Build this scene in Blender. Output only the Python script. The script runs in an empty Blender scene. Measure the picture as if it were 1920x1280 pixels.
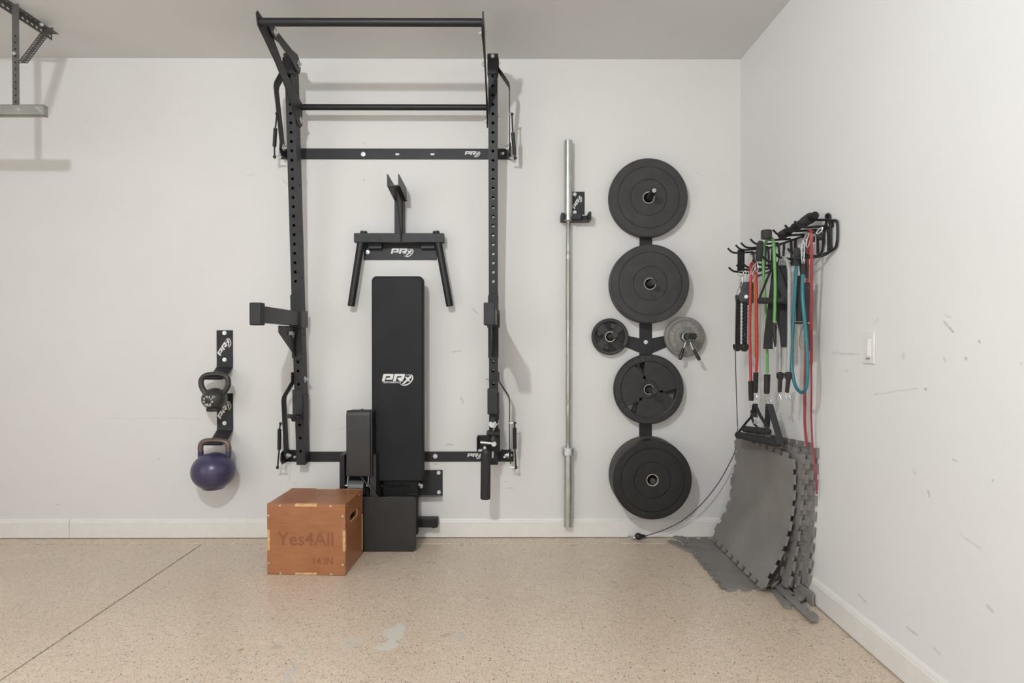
import bpy, math, random
from mathutils import Vector, Matrix
random.seed(7)
SC = bpy.context.scene
COL = SC.collection
PI = math.pi

# ------------------------------------------------------------------ camera, light, exposure
F, D, HC = 1140.0, 3.551, 1.1745         # focal length in px of a 1920 frame, distance to the back wall, lens height
PITCH, YAW = 9.0/F, 5.0/F
cam = bpy.data.cameras.new('camera'); cam.sensor_width = 36; cam.lens = F/1920*36; cam.clip_start = .02
camo = bpy.data.objects.new('camera', cam); COL.objects.link(camo)
camo.location = (0, -D, HC); camo.rotation_euler = (PI/2-PITCH, 0, -YAW)
SC.camera = camo
RM = camo.rotation_euler.to_matrix()
XR, ZC, XL, YF = 1.349, 2.79, -3.9, -6.6      # right wall, ceiling, left wall, front wall

w = bpy.data.worlds.new('world'); SC.world = w; w.use_nodes = True
w.node_tree.nodes['Background'].inputs[0].default_value = (.9, .95, 1, 1)
w.node_tree.nodes['Background'].inputs[1].default_value = .3

def light(name, kind, loc, power, color, size, sizey=None, target=None):
    l = bpy.data.lights.new(name, kind); l.energy = power; l.color = color
    if kind == 'AREA':
        l.shape = 'RECTANGLE'; l.size = size; l.size_y = sizey or size
    else:
        l.shadow_soft_size = size
    o = bpy.data.objects.new(name, l); COL.objects.link(o); o.location = loc
    if target:
        o.rotation_euler = (Vector(target)-Vector(loc)).to_track_quat('-Z', 'Y').to_euler()
    return o
light('ceiling_lamp_light', 'POINT', (-.79, -3.3, 2.66), 180, (.915, .965, 1), .04)
light('rear_fill_light', 'AREA', (-.7, -6.45, 1.25), 36, (.93, .97, 1), 3.6, 2.3, (-.7, 0, 1.25))  # added unseen fill behind the camera, just inside the closed front wall
light('left_fill_light', 'AREA', (-3.8, -4.3, 1.35), 40, (.93, .97, 1), 2.6, 2.0, (0, -4.0, 1.25))  # added unseen fill by the left wall to brighten the right wall
SC.view_settings.view_transform = 'Standard'
SC.view_settings.look = 'None'
SC.view_settings.gamma = 1
SC.view_settings.use_curve_mapping = False
SC.view_settings.exposure = -0.25
SC.cycles.use_denoising = True
SC.cycles.max_bounces = 8
SC.cycles.diffuse_bounces = 5

# ------------------------------------------------------------------ measuring helpers
def ray(px, py):
    return RM @ Vector(((px-960)/F, -(py-640)/F, -1))
def P(px, py, t=0):            # point at distance t in front of the back wall
    d = ray(px, py); k = (D-t)/d.y
    return Vector((d.x*k, -t, HC+d.z*k))
def PX(px, py, x):             # point on a plane parallel to the right wall
    d = ray(px, py); k = x/d.x
    return Vector((x, -D+d.y*k, HC+d.z*k))
def PZ(px, py, z=0):           # point at height z
    d = ray(px, py); k = (z-HC)/d.z
    return Vector((d.x*k, -D+d.y*k, z))

# ------------------------------------------------------------------ materials
def srgb(r, g, b):
    f = lambda c: (c/12.92 if c <= .04045 else ((c+.055)/1.055)**2.4)
    return (f(r/255), f(g/255), f(b/255), 1)
def mat(name, col, rough=.5, metal=0, noise=0, nscale=40, bump=0, bscale=200, spec=.5, coat=0):
    m = bpy.data.materials.new(name); m.use_nodes = True
    nt = m.node_tree; b = nt.nodes['Principled BSDF']
    b.inputs['Base Color'].default_value = col
    b.inputs['Roughness'].default_value = rough
    b.inputs['Metallic'].default_value = metal
    b.inputs['Specular IOR Level'].default_value = spec
    if coat: b.inputs['Coat Weight'].default_value = coat
    if noise or bump:
        tc = nt.nodes.new('ShaderNodeTexCoord')
    if noise:
        n = nt.nodes.new('ShaderNodeTexNoise'); n.inputs['Scale'].default_value = nscale; n.inputs['Detail'].default_value = 5
        nt.links.new(tc.outputs['Object'], n.inputs['Vector'])
        r = nt.nodes.new('ShaderNodeValToRGB')
        r.color_ramp.elements[0].position = .3; r.color_ramp.elements[1].position = .7
        r.color_ramp.elements[0].color = tuple(c*(1-noise) for c in col[:3])+(1,)
        r.color_ramp.elements[1].color = tuple(min(1, c*(1+noise)) for c in col[:3])+(1,)
        nt.links.new(n.outputs['Fac'], r.inputs[0]); nt.links.new(r.outputs[0], b.inputs['Base Color'])
    if bump:
        n2 = nt.nodes.new('ShaderNodeTexNoise'); n2.inputs['Scale'].default_value = bscale; n2.inputs['Detail'].default_value = 4
        nt.links.new(tc.outputs['Object'], n2.inputs['Vector'])
        bp = nt.nodes.new('ShaderNodeBump'); bp.inputs['Strength'].default_value = bump; bp.inputs['Distance'].default_value = .002
        nt.links.new(n2.outputs['Fac'], bp.inputs['Height']); nt.links.new(bp.outputs['Normal'], b.inputs['Normal'])
    return m
M = {}
M['coat'] = mat('black_powder_coat', (.019, .0185, .021, 1), .5, 0, .18, 9, .25, 500, spec=.4)
M['coat_dark'] = mat('black_satin_steel', (.011, .011, .012, 1), .45, 0, .15, 9, spec=.4)
M['hole'] = mat('black_tube_inside', (.01, .01, .01, 1), .9)
M['warm'] = mat('warm_black_steel', (.022, .020, .018, 1), .42, 0, .15, 12, .2, 400, spec=.45)
M['rubber'] = mat('black_rubber', (.042, .041, .040, 1), .55, 0, .15, 14, .3, 300, spec=.35)
M['rubber2'] = mat('black_rubber_dark', (.017, .016, .0145, 1), .5, 0, .15, 14, .3, 300, spec=.35)
M['grip_rubber'] = mat('dark_grip_plate_rubber', (.028, .027, .028, 1), .5, 0, .15, 14, .3, 300, spec=.4)
M['castlight'] = mat('pale_raised_iron', (.40, .39, .36, 1), .4, .2)  # paler iron so the flat letters stand out from the disc
M['lit_rim'] = mat('lit_dusty_rubber_rim', (.080, .070, .060, 1), .7, 0, .2, 20, spec=.3)  # rear plates: dusty edge plus light from above painted into the colour
M['cast'] = mat('grey_cast_iron', (.215, .208, .192, 1), .5, .15, .16, 30, .5, 160)
M['vinyl'] = mat('black_vinyl', (.0145, .0145, .016, 1), .55, 0, .2, 6, .25, 90, spec=.22)
M['foam'] = mat('black_foam_grip', (.024, .022, .022, 1), .8, 0, .1, 40, .4, 600)
M['zinc'] = mat('zinc_plated_steel', (.62, .66, .66, 1), .3, .75, .12, 60)
M['steel'] = mat('worn_bar_steel', (.50, .51, .47, 1), .33, .75, .10, 18)
M['knurl'] = mat('knurled_bar_steel', (.42, .39, .35, 1), .42, .7, .12, 160, .4, 900)
M['ring'] = mat('steel_insert_ring', (.5, .48, .44, 1), .28, .8)
M['galv'] = mat('galvanised_steel', (.30, .30, .27, 1), .45, .35, .12, 12)
M['galv2'] = mat('dull_perforated_steel', (.12, .112, .108, 1), .5, .3, .18, 18)
M['logo'] = mat('white_print', (.72, .72, .69, 1), .5)
M['logo_dim'] = mat('grey_embossed_print', (.035, .033, .033, 1), .7)
M['silverprint'] = mat('silver_print', (.62, .61, .58, 1), .4)
M['purple'] = mat('purple_enamel', (.050, .042, .092, 1), .3, 0, .2, 22, .08, 40)
M['barsteel'] = mat('bare_brown_steel', (.16, .115, .095, 1), .42, .5, .3, 40)
M['kbblack'] = mat('black_enamel_iron', (.035, .033, .031, 1), .3, 0, .3, 40, .4, 90)
M['red'] = mat('red_latex', srgb(178, 52, 46), .4)
M['darkred'] = mat('dark_red_latex', srgb(132, 42, 46), .5, 0, .15, 20)
M['yellow'] = mat('amber_latex', srgb(180, 125, 45), .4)
M['green'] = mat('green_latex', srgb(98, 158, 82), .4)
M['grey_tube'] = mat('pale_grey_latex', srgb(160, 162, 160), .35)
M['blue_grey'] = mat('blue_grey_latex', srgb(95, 112, 130), .4)
M['teal'] = mat('teal_latex', srgb(40, 110, 120), .35)
M['strap'] = mat('black_nylon', (.014, .014, .015, 1), .75, 0, .15, 90)
M['rope'] = mat('black_braided_rope', (.012, .012, .013, 1), .6)
M['cable'] = mat('dark_cable_sheath', (.03, .028, .05, 1), .35)
M['plastic'] = mat('black_plastic', (.018, .018, .018, 1), .3)
M['grip'] = mat('charcoal_grip_foam', (.035, .033, .032, 1), .85)
M['mat'] = mat('grey_eva_foam', (.225, .209, .195, 1), .85, 0, .12, 5, .5, 350, spec=.25)
M['white'] = mat('white_plastic', (.74, .72, .70, 1), .35)
M['slot'] = mat('dark_slot', (.12, .11, .1, 1), .7)
M['whitecord'] = mat('white_cord_sheath', (.75, .75, .72, 1), .5)
M['gloss'] = mat('grey_gloss_roller', (.13, .14, .135, 1), .25, .2)
M['joint'] = mat('dark_joint_filler', (.10, .075, .055, 1), .9)
M['tab'] = mat('pale_plywood_edge', (.60, .36, .17, 1), .5, 0, .2, 60)
M['screw'] = mat('screw_cap_grey', (.5, .48, .44, 1), .4, .3)
M['engrave'] = mat('engraved_print', (.235, .085, .036, 1), .5)
M['inside'] = mat('dark_box_inside', (.05, .03, .02, 1), .9)

def wood_mat():
    m = bpy.data.materials.new('varnished_plywood'); m.use_nodes = True
    nt = m.node_tree; b = nt.nodes['Principled BSDF']; L = nt.links.new
    tc = nt.nodes.new('ShaderNodeTexCoord'); mp = nt.nodes.new('ShaderNodeMapping')
    mp.inputs['Scale'].default_value = (2, 2, 26)
    n = nt.nodes.new('ShaderNodeTexNoise'); n.inputs['Scale'].default_value = 4; n.inputs['Detail'].default_value = 8; n.inputs['Roughness'].default_value = .7
    n3 = nt.nodes.new('ShaderNodeTexNoise'); n3.inputs['Scale'].default_value = 6; n3.inputs['Detail'].default_value = 3
    L(tc.outputs['Object'], mp.inputs[0]); L(mp.outputs[0], n.inputs['Vector']); L(tc.outputs['Object'], n3.inputs['Vector'])
    mx = nt.nodes.new('ShaderNodeMath'); mx.operation = 'ADD'
    s = nt.nodes.new('ShaderNodeMath'); s.operation = 'MULTIPLY'; s.inputs[1].default_value = .5
    L(n.outputs['Fac'], mx.inputs[0]); L(n3.outputs['Fac'], mx.inputs[1]); L(mx.outputs[0], s.inputs[0])
    r = nt.nodes.new('ShaderNodeValToRGB')
    r.color_ramp.elements[0].position = .35; r.color_ramp.elements[1].position = .68
    r.color_ramp.elements[0].color = (.27, .105, .042, 1); r.color_ramp.elements[1].color = (.39, .165, .072, 1)
    L(s.outputs[0], r.inputs[0]); L(r.outputs[0], b.inputs['Base Color'])
    b.inputs['Roughness'].default_value = .33
    return m
M['wood'] = wood_mat()

def wall_mat(name, base, marks, axes):
    """paint with faint mottling and the scuffs the wall has: marks = (u0, v0, u1, v1, radius, strength)"""
    m = bpy.data.materials.new(name); m.use_nodes = True
    nt = m.node_tree; b = nt.nodes['Principled BSDF']; L = nt.links.new
    g = nt.nodes.new('ShaderNodeNewGeometry')
    n = nt.nodes.new('ShaderNodeTexNoise'); n.inputs['Scale'].default_value = 2.2; n.inputs['Detail'].default_value = 4
    L(g.outputs['Position'], n.inputs['Vector'])
    r = nt.nodes.new('ShaderNodeMapRange'); r.inputs[1].default_value = .3; r.inputs[2].default_value = .7
    r.inputs[3].default_value = .975; r.inputs[4].default_value = 1.0
    L(n.outputs['Fac'], r.inputs[0])
    n2 = nt.nodes.new('ShaderNodeTexNoise'); n2.inputs['Scale'].default_value = 70; n2.inputs['Detail'].default_value = 3
    L(g.outputs['Position'], n2.inputs['Vector'])
    warp = nt.nodes.new('ShaderNodeVectorMath'); warp.operation = 'MULTIPLY_ADD'
    warp.inputs[1].default_value = (.012, .012, .012)
    nn = nt.nodes.new('ShaderNodeTexNoise'); nn.inputs['Scale'].default_value = 22; nn.inputs['Detail'].default_value = 3
    L(g.outputs['Position'], nn.inputs['Vector'])
    L(nn.outputs['Color'], warp.inputs[0]); L(g.outputs['Position'], warp.inputs[2])
    acc = None
    for u0, v0, u1, v1, rad, st in marks:
        a = [0, 0, 0]; c = [0, 0, 0]
        a[axes[0]] = u0; a[2] = v0; c[axes[0]] = u1; c[2] = v1
        a = Vector(a)+Vector((.006, .006, .006)); c = Vector(c)+Vector((.006, .006, .006))
        a[3-2-axes[0]+0 if False else (1 if axes[0] == 0 else 0)] = 0; c[1 if axes[0] == 0 else 0] = 0
        d = c-a; dl = max(d.length_squared, 1e-8)
        pr = nt.nodes.new('ShaderNodeVectorMath'); pr.operation = 'MULTIPLY'
        msk = [0, 0, 1]; msk[axes[0]] = 1
        pr.inputs[1].default_value = msk; L(warp.outputs[0], pr.inputs[0])
        sb = nt.nodes.new('ShaderNodeVectorMath'); sb.operation = 'SUBTRACT'; sb.inputs[1].default_value = a; L(pr.outputs[0], sb.inputs[0])
        dt = nt.nodes.new('ShaderNodeVectorMath'); dt.operation = 'DOT_PRODUCT'; dt.inputs[1].default_value = d/dl; L(sb.outputs[0], dt.inputs[0])
        cl = nt.nodes.new('ShaderNodeClamp'); L(dt.outputs['Value'], cl.inputs[0])
        sc = nt.nodes.new('ShaderNodeVectorMath'); sc.operation = 'SCALE'; sc.inputs[0].default_value = d; L(cl.outputs[0], sc.inputs['Scale'])
        ds = nt.nodes.new('ShaderNodeVectorMath'); ds.operation = 'DISTANCE'; L(sb.outputs[0], ds.inputs[0]); L(sc.outputs[0], ds.inputs[1])
        mr = nt.nodes.new('ShaderNodeMapRange'); mr.inputs[1].default_value = 0; mr.inputs[2].default_value = rad
        mr.inputs[3].default_value = st; mr.inputs[4].default_value = 0; L(ds.outputs['Value'], mr.inputs[0])
        if acc is None: acc = mr.outputs[0]
        else:
            ad = nt.nodes.new('ShaderNodeMath'); ad.operation = 'MAXIMUM'; L(acc, ad.inputs[0]); L(mr.outputs[0], ad.inputs[1]); acc = ad.outputs[0]
    col = nt.nodes.new('ShaderNodeMix'); col.data_type = 'RGBA'
    col.inputs[6].default_value = base; col.inputs[7].default_value = (.16, .15, .13, 1)
    if acc is not None:
        gr = nt.nodes.new('ShaderNodeMapRange'); gr.inputs[1].default_value = .3; gr.inputs[2].default_value = .6; gr.inputs[3].default_value = .35; gr.inputs[4].default_value = 1
        L(n2.outputs['Fac'], gr.inputs[0])
        mm = nt.nodes.new('ShaderNodeMath'); mm.operation = 'MULTIPLY'; L(acc, mm.inputs[0]); L(gr.outputs[0], mm.inputs[1]); L(mm.outputs[0], col.inputs[0])
    else: col.inputs[0].default_value = 0
    mul = nt.nodes.new('ShaderNodeVectorMath'); mul.operation = 'SCALE'
    L(col.outputs[2], mul.inputs[0]); L(r.outputs[0], mul.inputs['Scale']); L(mul.outputs[0], b.inputs['Base Color'])
    b.inputs['Roughness'].default_value = .55; b.inputs['Specular IOR Level'].default_value = .3
    n4 = nt.nodes.new('ShaderNodeTexNoise'); n4.inputs['Scale'].default_value = 60; n4.inputs['Detail'].default_value = 6
    L(g.outputs['Position'], n4.inputs['Vector'])
    bp = nt.nodes.new('ShaderNodeBump'); bp.inputs['Strength'].default_value = .06; bp.inputs['Distance'].default_value = .003
    L(n4.outputs['Fac'], bp.inputs['Height']); L(bp.outputs[0], b.inputs['Normal'])
    return m

def floor_mat():
    m = bpy.data.materials.new('speckled_epoxy_floor'); m.use_nodes = True
    nt = m.node_tree; b = nt.nodes['Principled BSDF']; L = nt.links.new
    g = nt.nodes.new('ShaderNodeNewGeometry')
    def noise(s, d=4, vec=None):
        n = nt.nodes.new('ShaderNodeTexNoise'); n.inputs['Scale'].default_value = s; n.inputs['Detail'].default_value = d
        L(vec or g.outputs['Position'], n.inputs['Vector']); return n
    def rng(src, a, c, x, y):
        r = nt.nodes.new('ShaderNodeMapRange'); r.inputs[1].default_value = a; r.inputs[2].default_value = c
        r.inputs[3].default_value = x; r.inputs[4].default_value = y; L(src, r.inputs[0]); return r.outputs[0]
    def mixc(fac, a, bb):
        x = nt.nodes.new('ShaderNodeMix'); x.data_type = 'RGBA'
        if fac is not None: L(fac, x.inputs[0])
        if isinstance(a, tuple): x.inputs[6].default_value = a
        else: L(a, x.inputs[6])
        if isinstance(bb, tuple): x.inputs[7].default_value = bb
        else: L(bb, x.inputs[7])
        return x.outputs[2]
    base = mixc(rng(noise(1.6).outputs['Fac'], .35, .65, 0, 1), (.63, .505, .39, 1), (.69, .565, .445, 1))
    base = mixc(rng(noise(55, 6).outputs['Fac'], .40, .62, 0, .5), base, (.54, .43, .315, 1))
    def flecks(scale, thr, keep, col, base, stretch=(1, 1, 1), warp=.004):
        n = noise(60, 2)
        ma = nt.nodes.new('ShaderNodeVectorMath'); ma.operation = 'MULTIPLY_ADD'; ma.inputs[1].default_value = (warp, warp, warp)
        L(n.outputs['Color'], ma.inputs[0]); L(g.outputs['Position'], ma.inputs[2])
        mp = nt.nodes.new('ShaderNodeMapping'); mp.inputs['Scale'].default_value = stretch; L(ma.outputs[0], mp.inputs[0])
        v = nt.nodes.new('ShaderNodeTexVoronoi'); v.voronoi_dimensions = '2D'; v.inputs['Scale'].default_value = scale; L(mp.outputs[0], v.inputs['Vector'])
        sp = nt.nodes.new('ShaderNodeSeparateColor'); L(v.outputs['Color'], sp.inputs[0])
        k = nt.nodes.new('ShaderNodeMath'); k.operation = 'LESS_THAN'; k.inputs[1].default_value = keep; L(sp.outputs[0], k.inputs[0])
        szz = nt.nodes.new('ShaderNodeMath'); szz.operation = 'MULTIPLY'; szz.inputs[1].default_value = thr; L(sp.outputs[1], szz.inputs[0])
        a2 = nt.nodes.new('ShaderNodeMath'); a2.operation = 'ADD'; a2.inputs[1].default_value = thr*.35; L(szz.outputs[0], a2.inputs[0])
        d = nt.nodes.new('ShaderNodeMath'); d.operation = 'LESS_THAN'; L(v.outputs['Distance'], d.inputs[0]); L(a2.outputs[0], d.inputs[1])
        x = nt.nodes.new('ShaderNodeMath'); x.operation = 'MULTIPLY'; L(k.outputs[0], x.inputs[0]); L(d.outputs[0], x.inputs[1])
        y = nt.nodes.new('ShaderNodeMath'); y.operation = 'MULTIPLY'; y.inputs[1].default_value = col[3]; L(x.outputs[0], y.inputs[0])
        return mixc(y.outputs[0], base, col[:3]+(1,))
    base = flecks(170, .34, .30, (.76, .68, .58, .5), base, warp=.006)
    base = flecks(150, .34, .34, (.33, .26, .20, .6), base, (1, 1.7, 1), warp=.009)
    base = flecks(230, .38, .30, (.40, .32, .25, .5), base, (1.6, 1, 1), warp=.006)
    base = flecks(95, .24, .22, (.13, .105, .09, .8), base, (1.8, 1, 1), warp=.010)
    base = flecks(120, .24, .16, (.13, .11, .095, .75), base, (1, 2.0, 1), warp=.010)
    base = flecks(60, .15, .10, (.06, .055, .055, .9), base, warp=.008)
    # worn pale patches of the coating
    def patch(x, y, rx, ry, col, base, thr=.56, k=1.0):
        s = nt.nodes.new('ShaderNodeVectorMath'); s.operation = 'SUBTRACT'; s.inputs[1].default_value = (x, y, 0); L(g.outputs['Position'], s.inputs[0])
        q = nt.nodes.new('ShaderNodeVectorMath'); q.operation = 'MULTIPLY'; q.inputs[1].default_value = (1/rx, 1/ry, 0); L(s.outputs[0], q.inputs[0])
        ln = nt.nodes.new('ShaderNodeVectorMath'); ln.operation = 'LENGTH'; L(q.outputs[0], ln.inputs[0])
        nn = noise(28, 2)
        ad = nt.nodes.new('ShaderNodeMath'); ad.operation = 'MULTIPLY_ADD'; ad.inputs[1].default_value = 1.3; L(nn.outputs['Fac'], ad.inputs[0]); L(ln.outputs['Value'], ad.inputs[2])
        return mixc(rng(ad.outputs[0], 1.38, 1.5, .7*k, 0), base, col)
    for px, py, wx, wy, col, k in ((655, 1205, 22, 14, (.56, .53, .475, 1), .8), (740, 1185, 26, 18, (.62, .595, .545, 1), 1.1), (728, 1210, 24, 12, (.62, .595, .545, 1), 1.1),
                               (862, 1192, 14, 9, (.50, .46, .43, 1), .8), (545, 1262, 14, 20, (.52, .49, .44, 1), .8), (568, 1228, 8, 7, (.5, .47, .42, 1), .5),
                               (520, 1212, 12, 7, (.30, .23, .17, 1), .5), (838, 1190, 14, 5, (.22, .19, .17, 1), .5), (452, 1218, 7, 4, (.35, .2, .08, 1), .9)):
        c = PZ(px, py); e = PZ(px+wx, py); f2 = PZ(px, py-wy)
        base = patch(c.x, c.y, abs(e.x-c.x), abs(f2.y-c.y), col, base, k=k)
    L(base, b.inputs['Base Color'])
    L(rng(noise(9, 5).outputs['Fac'], .3, .7, .24, .40), b.inputs['Roughness'])
    b.inputs['Specular IOR Level'].default_value = .5
    bp = nt.nodes.new('ShaderNodeBump'); bp.inputs['Strength'].default_value = .16; bp.inputs['Distance'].default_value = .004
    L(noise(38, 5).outputs['Fac'], bp.inputs['Height']); L(bp.outputs[0], b.inputs['Normal'])
    return m

# ------------------------------------------------------------------ mesh builder
WORLD = {}
def V(*a): return Vector(a)
def frame(n, up=None):
    n = Vector(n).normalized()
    up = Vector(up) if up is not None else (V(0, 0, 1) if abs(n.z) < .9 else V(0, 1, 0))
    u = up.cross(n).normalized(); v = n.cross(u).normalized()
    return u, v, n
def smooth_path(pts, k=6, closed=False):
    pts = [Vector(p) for p in pts]; out = []; n = len(pts)
    rng_ = range(n if closed else n-1)
    for i in rng_:
        if closed: p0, p1, p2, p3 = pts[i-1], pts[i], pts[(i+1) % n], pts[(i+2) % n]
        else: p0, p1, p2, p3 = pts[max(i-1, 0)], pts[i], pts[i+1], pts[min(i+2, n-1)]
        for j in range(k):
            t = j/k
            out.append(.5*((2*p1)+(p2-p0)*t+(2*p0-5*p1+4*p2-p3)*t*t+(3*p1-p0-3*p2+p3)*t**3))
    if not closed: out.append(pts[-1])
    return out
class MB:
    def __init__(s): s.v = []; s.f = []
    def add(s, vs, fs):
        o = len(s.v); s.v += [Vector(x) for x in vs]; s.f += [tuple(i+o for i in f) for f in fs]; return s
    def box(s, a, b):
        x0, y0, z0 = [min(a[i], b[i]) for i in range(3)]; x1, y1, z1 = [max(a[i], b[i]) for i in range(3)]
        return s.add([(x0, y0, z0), (x1, y0, z0), (x1, y1, z0), (x0, y1, z0), (x0, y0, z1), (x1, y0, z1), (x1, y1, z1), (x0, y1, z1)],
                     [(0, 3, 2, 1), (4, 5, 6, 7), (0, 1, 5, 4), (1, 2, 6, 5), (2, 3, 7, 6), (3, 0, 4, 7)])
    def beam(s, p, q, w_, h_, up=None):
        p = Vector(p); q = Vector(q); u, v, n = frame(q-p, up)
        vs = []
        for c in (p, q):
            for a, b in ((-1, -1), (1, -1), (1, 1), (-1, 1)): vs.append(c+u*a*w_/2+v*b*h_/2)
        return s.add(vs, [(0, 3, 2, 1), (4, 5, 6, 7), (0, 1, 5, 4), (1, 2, 6, 5), (2, 3, 7, 6), (3, 0, 4, 7)])
    def tube(s, pts, r, n=12, closed=False, caps=True):
        pts = [Vector(p) for p in pts]; m = len(pts); vs = []
        rs = r if isinstance(r, (list, tuple)) else [r]*m
        t0 = (pts[1]-pts[0]).normalized(); u, v, _ = frame(t0)
        prev = t0
        for i, p in enumerate(pts):
            if closed: t = (pts[(i+1) % m]-pts[i-1])
            else: t = pts[min(i+1, m-1)]-pts[max(i-1, 0)]
            t = t.normalized() if t.length > 1e-9 else prev
            q = prev.rotation_difference(t); u = q @ u; v = q @ v; prev = t
            for k in range(n):
                a = 2*PI*k/n; vs.append(p+(u*math.cos(a)+v*math.sin(a))*rs[i])
        fs = []
        for i in range(m if closed else m-1):
            j = (i+1) % m
            for k in range(n): fs.append((i*n+k, i*n+(k+1) % n, j*n+(k+1) % n, j*n+k))
        if caps and not closed:
            fs.append(tuple(range(n))[::-1]); fs.append(tuple((m-1)*n+k for k in range(n)))
        return s.add(vs, fs)
    def cyl(s, p, q, r, n=24): return s.tube([p, q], r, n)
    def lathe(s, c, axis, prof, n=48, up=None):
        """prof = [(distance along axis, radius)], open ends are capped unless radius 0 or equal start/end (ring)"""
        u, v, a = frame(axis, up); c = Vector(c); vs = []
        for d, r in prof:
            for k in range(n):
                an = 2*PI*k/n; vs.append(c+a*d+(u*math.cos(an)+v*math.sin(an))*r)
        fs = []
        for i in range(len(prof)-1):
            for k in range(n): fs.append((i*n+k, i*n+(k+1) % n, (i+1)*n+(k+1) % n, (i+1)*n+k))
        return s.add(vs, fs)
    def ball(s, c, r, n=24, m=14, sc=(1, 1, 1)):
        prof = [(-math.cos(PI*i/m), max(math.sin(PI*i/m), 1e-4)) for i in range(m+1)]
        vs = []; c = Vector(c)
        for d, rr in prof:
            for k in range(n):
                a = 2*PI*k/n; vs.append(c+V(math.cos(a)*rr*r*sc[0], math.sin(a)*rr*r*sc[1], d*r*sc[2]))
        fs = [(i*n+k, i*n+(k+1) % n, (i+1)*n+(k+1) % n, (i+1)*n+k) for i in range(m) for k in range(n)]
        return s.add(vs, fs)
    def prism(s, poly, o, u, v, depth):
        o, u, v = Vector(o), Vector(u), Vector(v); nrm = u.cross(v).normalized(); n = len(poly)
        a = [o+u*x+v*y for x, y in poly]; b = [p+nrm*depth for p in a]
        return s.add(a+b, [tuple(range(n))[::-1], tuple(range(n, 2*n))]+[(i, (i+1) % n, n+(i+1) % n, n+i) for i in range(n)])
    def ribbon(s, pts, w_, th, wdir):
        pts = [Vector(p) for p in pts]; wd = Vector(wdir).normalized(); m = len(pts); vs = []
        for i, p in enumerate(pts):
            t = (pts[min(i+1, m-1)]-pts[max(i-1, 0)]).normalized(); nn = t.cross(wd).normalized()
            ww = w_[i] if isinstance(w_, (list, tuple)) else w_
            for a, b in ((-1, -1), (1, -1), (1, 1), (-1, 1)): vs.append(p+wd*a*ww/2+nn*b*th/2)
        fs = [(0, 1, 2, 3), tuple((m-1)*4+k for k in (3, 2, 1, 0))]
        for i in range(m-1):
            for k in range(4): fs.append((i*4+k, (i+1)*4+k, (i+1)*4+(k+1) % 4, i*4+(k+1) % 4))
        return s.add(vs, fs)
    def sheet(s, o, ax, ay, length, width, holes, r, slot=1.0):
        """flat sheet along ax (length) and ay (width, centred) with real round holes at the distances given"""
        o, ax, ay = Vector(o), Vector(ax).normalized(), Vector(ay).normalized()
        holes = sorted(h for h in holes if r*slot < h < length-r*slot); cuts = [0.0]
        for a, b in zip(holes, holes[1:]): cuts.append((a+b)/2)
        cuts.append(length)
        if not holes:
            return s.add([o-ay*width/2, o+ay*width/2, o+ax*length+ay*width/2, o+ax*length-ay*width/2], [(0, 1, 2, 3)])
        for i, h in enumerate(holes):
            a, b = cuts[i], cuts[i+1]; n = 6
            for sg in (1, -1):
                arc = [o+ax*(h+r*slot*math.cos(PI*k/n))+ay*(sg*r*math.sin(PI*k/n)) for k in range(n+1)]
                vs = [o+ax*b, o+ax*b+ay*sg*width/2, o+ax*a+ay*sg*width/2, o+ax*a]+arc[::-1]
                s.add(vs, [tuple(range(len(vs)))])
        return s
    def build(s, name, m, parent=None, bevel=0, smooth=35, label=None, seg=2):
        c = sum(s.v, Vector())/len(s.v)
        me = bpy.data.meshes.new(name); me.from_pydata([p-c for p in s.v], [], s.f)
        me.materials.append(m if not isinstance(m, str) else M[m])
        me.validate()
        o = bpy.data.objects.new(name, me); COL.objects.link(o)
        pw = WORLD.get(parent.as_pointer(), Vector()) if parent else Vector()
        o.location = c-pw; WORLD[o.as_pointer()] = c
        if parent: o.parent = parent
        import bmesh
        bm = bmesh.new(); bm.from_mesh(me); bmesh.ops.recalc_face_normals(bm, faces=bm.faces); bm.to_mesh(me); bm.free()
        if smooth:
            me.polygons.foreach_set('use_smooth', [True]*len(me.polygons)); me.set_sharp_from_angle(angle=math.radians(smooth))
        if bevel:
            b = o.modifiers.new('bevel', 'BEVEL'); b.width = bevel; b.segments = seg; b.limit_method = 'ANGLE'; b.angle_limit = math.radians(40)
        if label: o['label'] = label
        return o
def tag(o, label, cat, group=None):
    o['label'] = label; o['category'] = cat
    if group: o['group'] = group
    return o
def thing(name, label, cat, loc, group=None):
    o = bpy.data.objects.new(name, None); COL.objects.link(o); o.location = loc; o.empty_display_size = .05
    WORLD[o.as_pointer()] = Vector(loc)
    return tag(o, label, cat, group)
def struct(o): o['kind'] = 'structure'; return o
def nbuild(mb, name, m, parent, **k): return mb.build(name, m, parent, **k)

def bolt(c, n, r, parent, m='zinc', stick=.012, name='bolt'):
    mb = MB(); u, v, n = frame(n); c = Vector(c)
    mb.lathe(c, n, [(0, .0005), (0, r), (r*.14, r), (r*.16, r*.62)], 20)
    mb.lathe(c, n, [(r*.14, r*.62), (stick*.8, r*.62), (stick*.8, r*.36), (stick*1.3, r*.34), (stick*1.3, .0004)], 6)
    return mb.build(name, m, parent, smooth=30)

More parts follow.
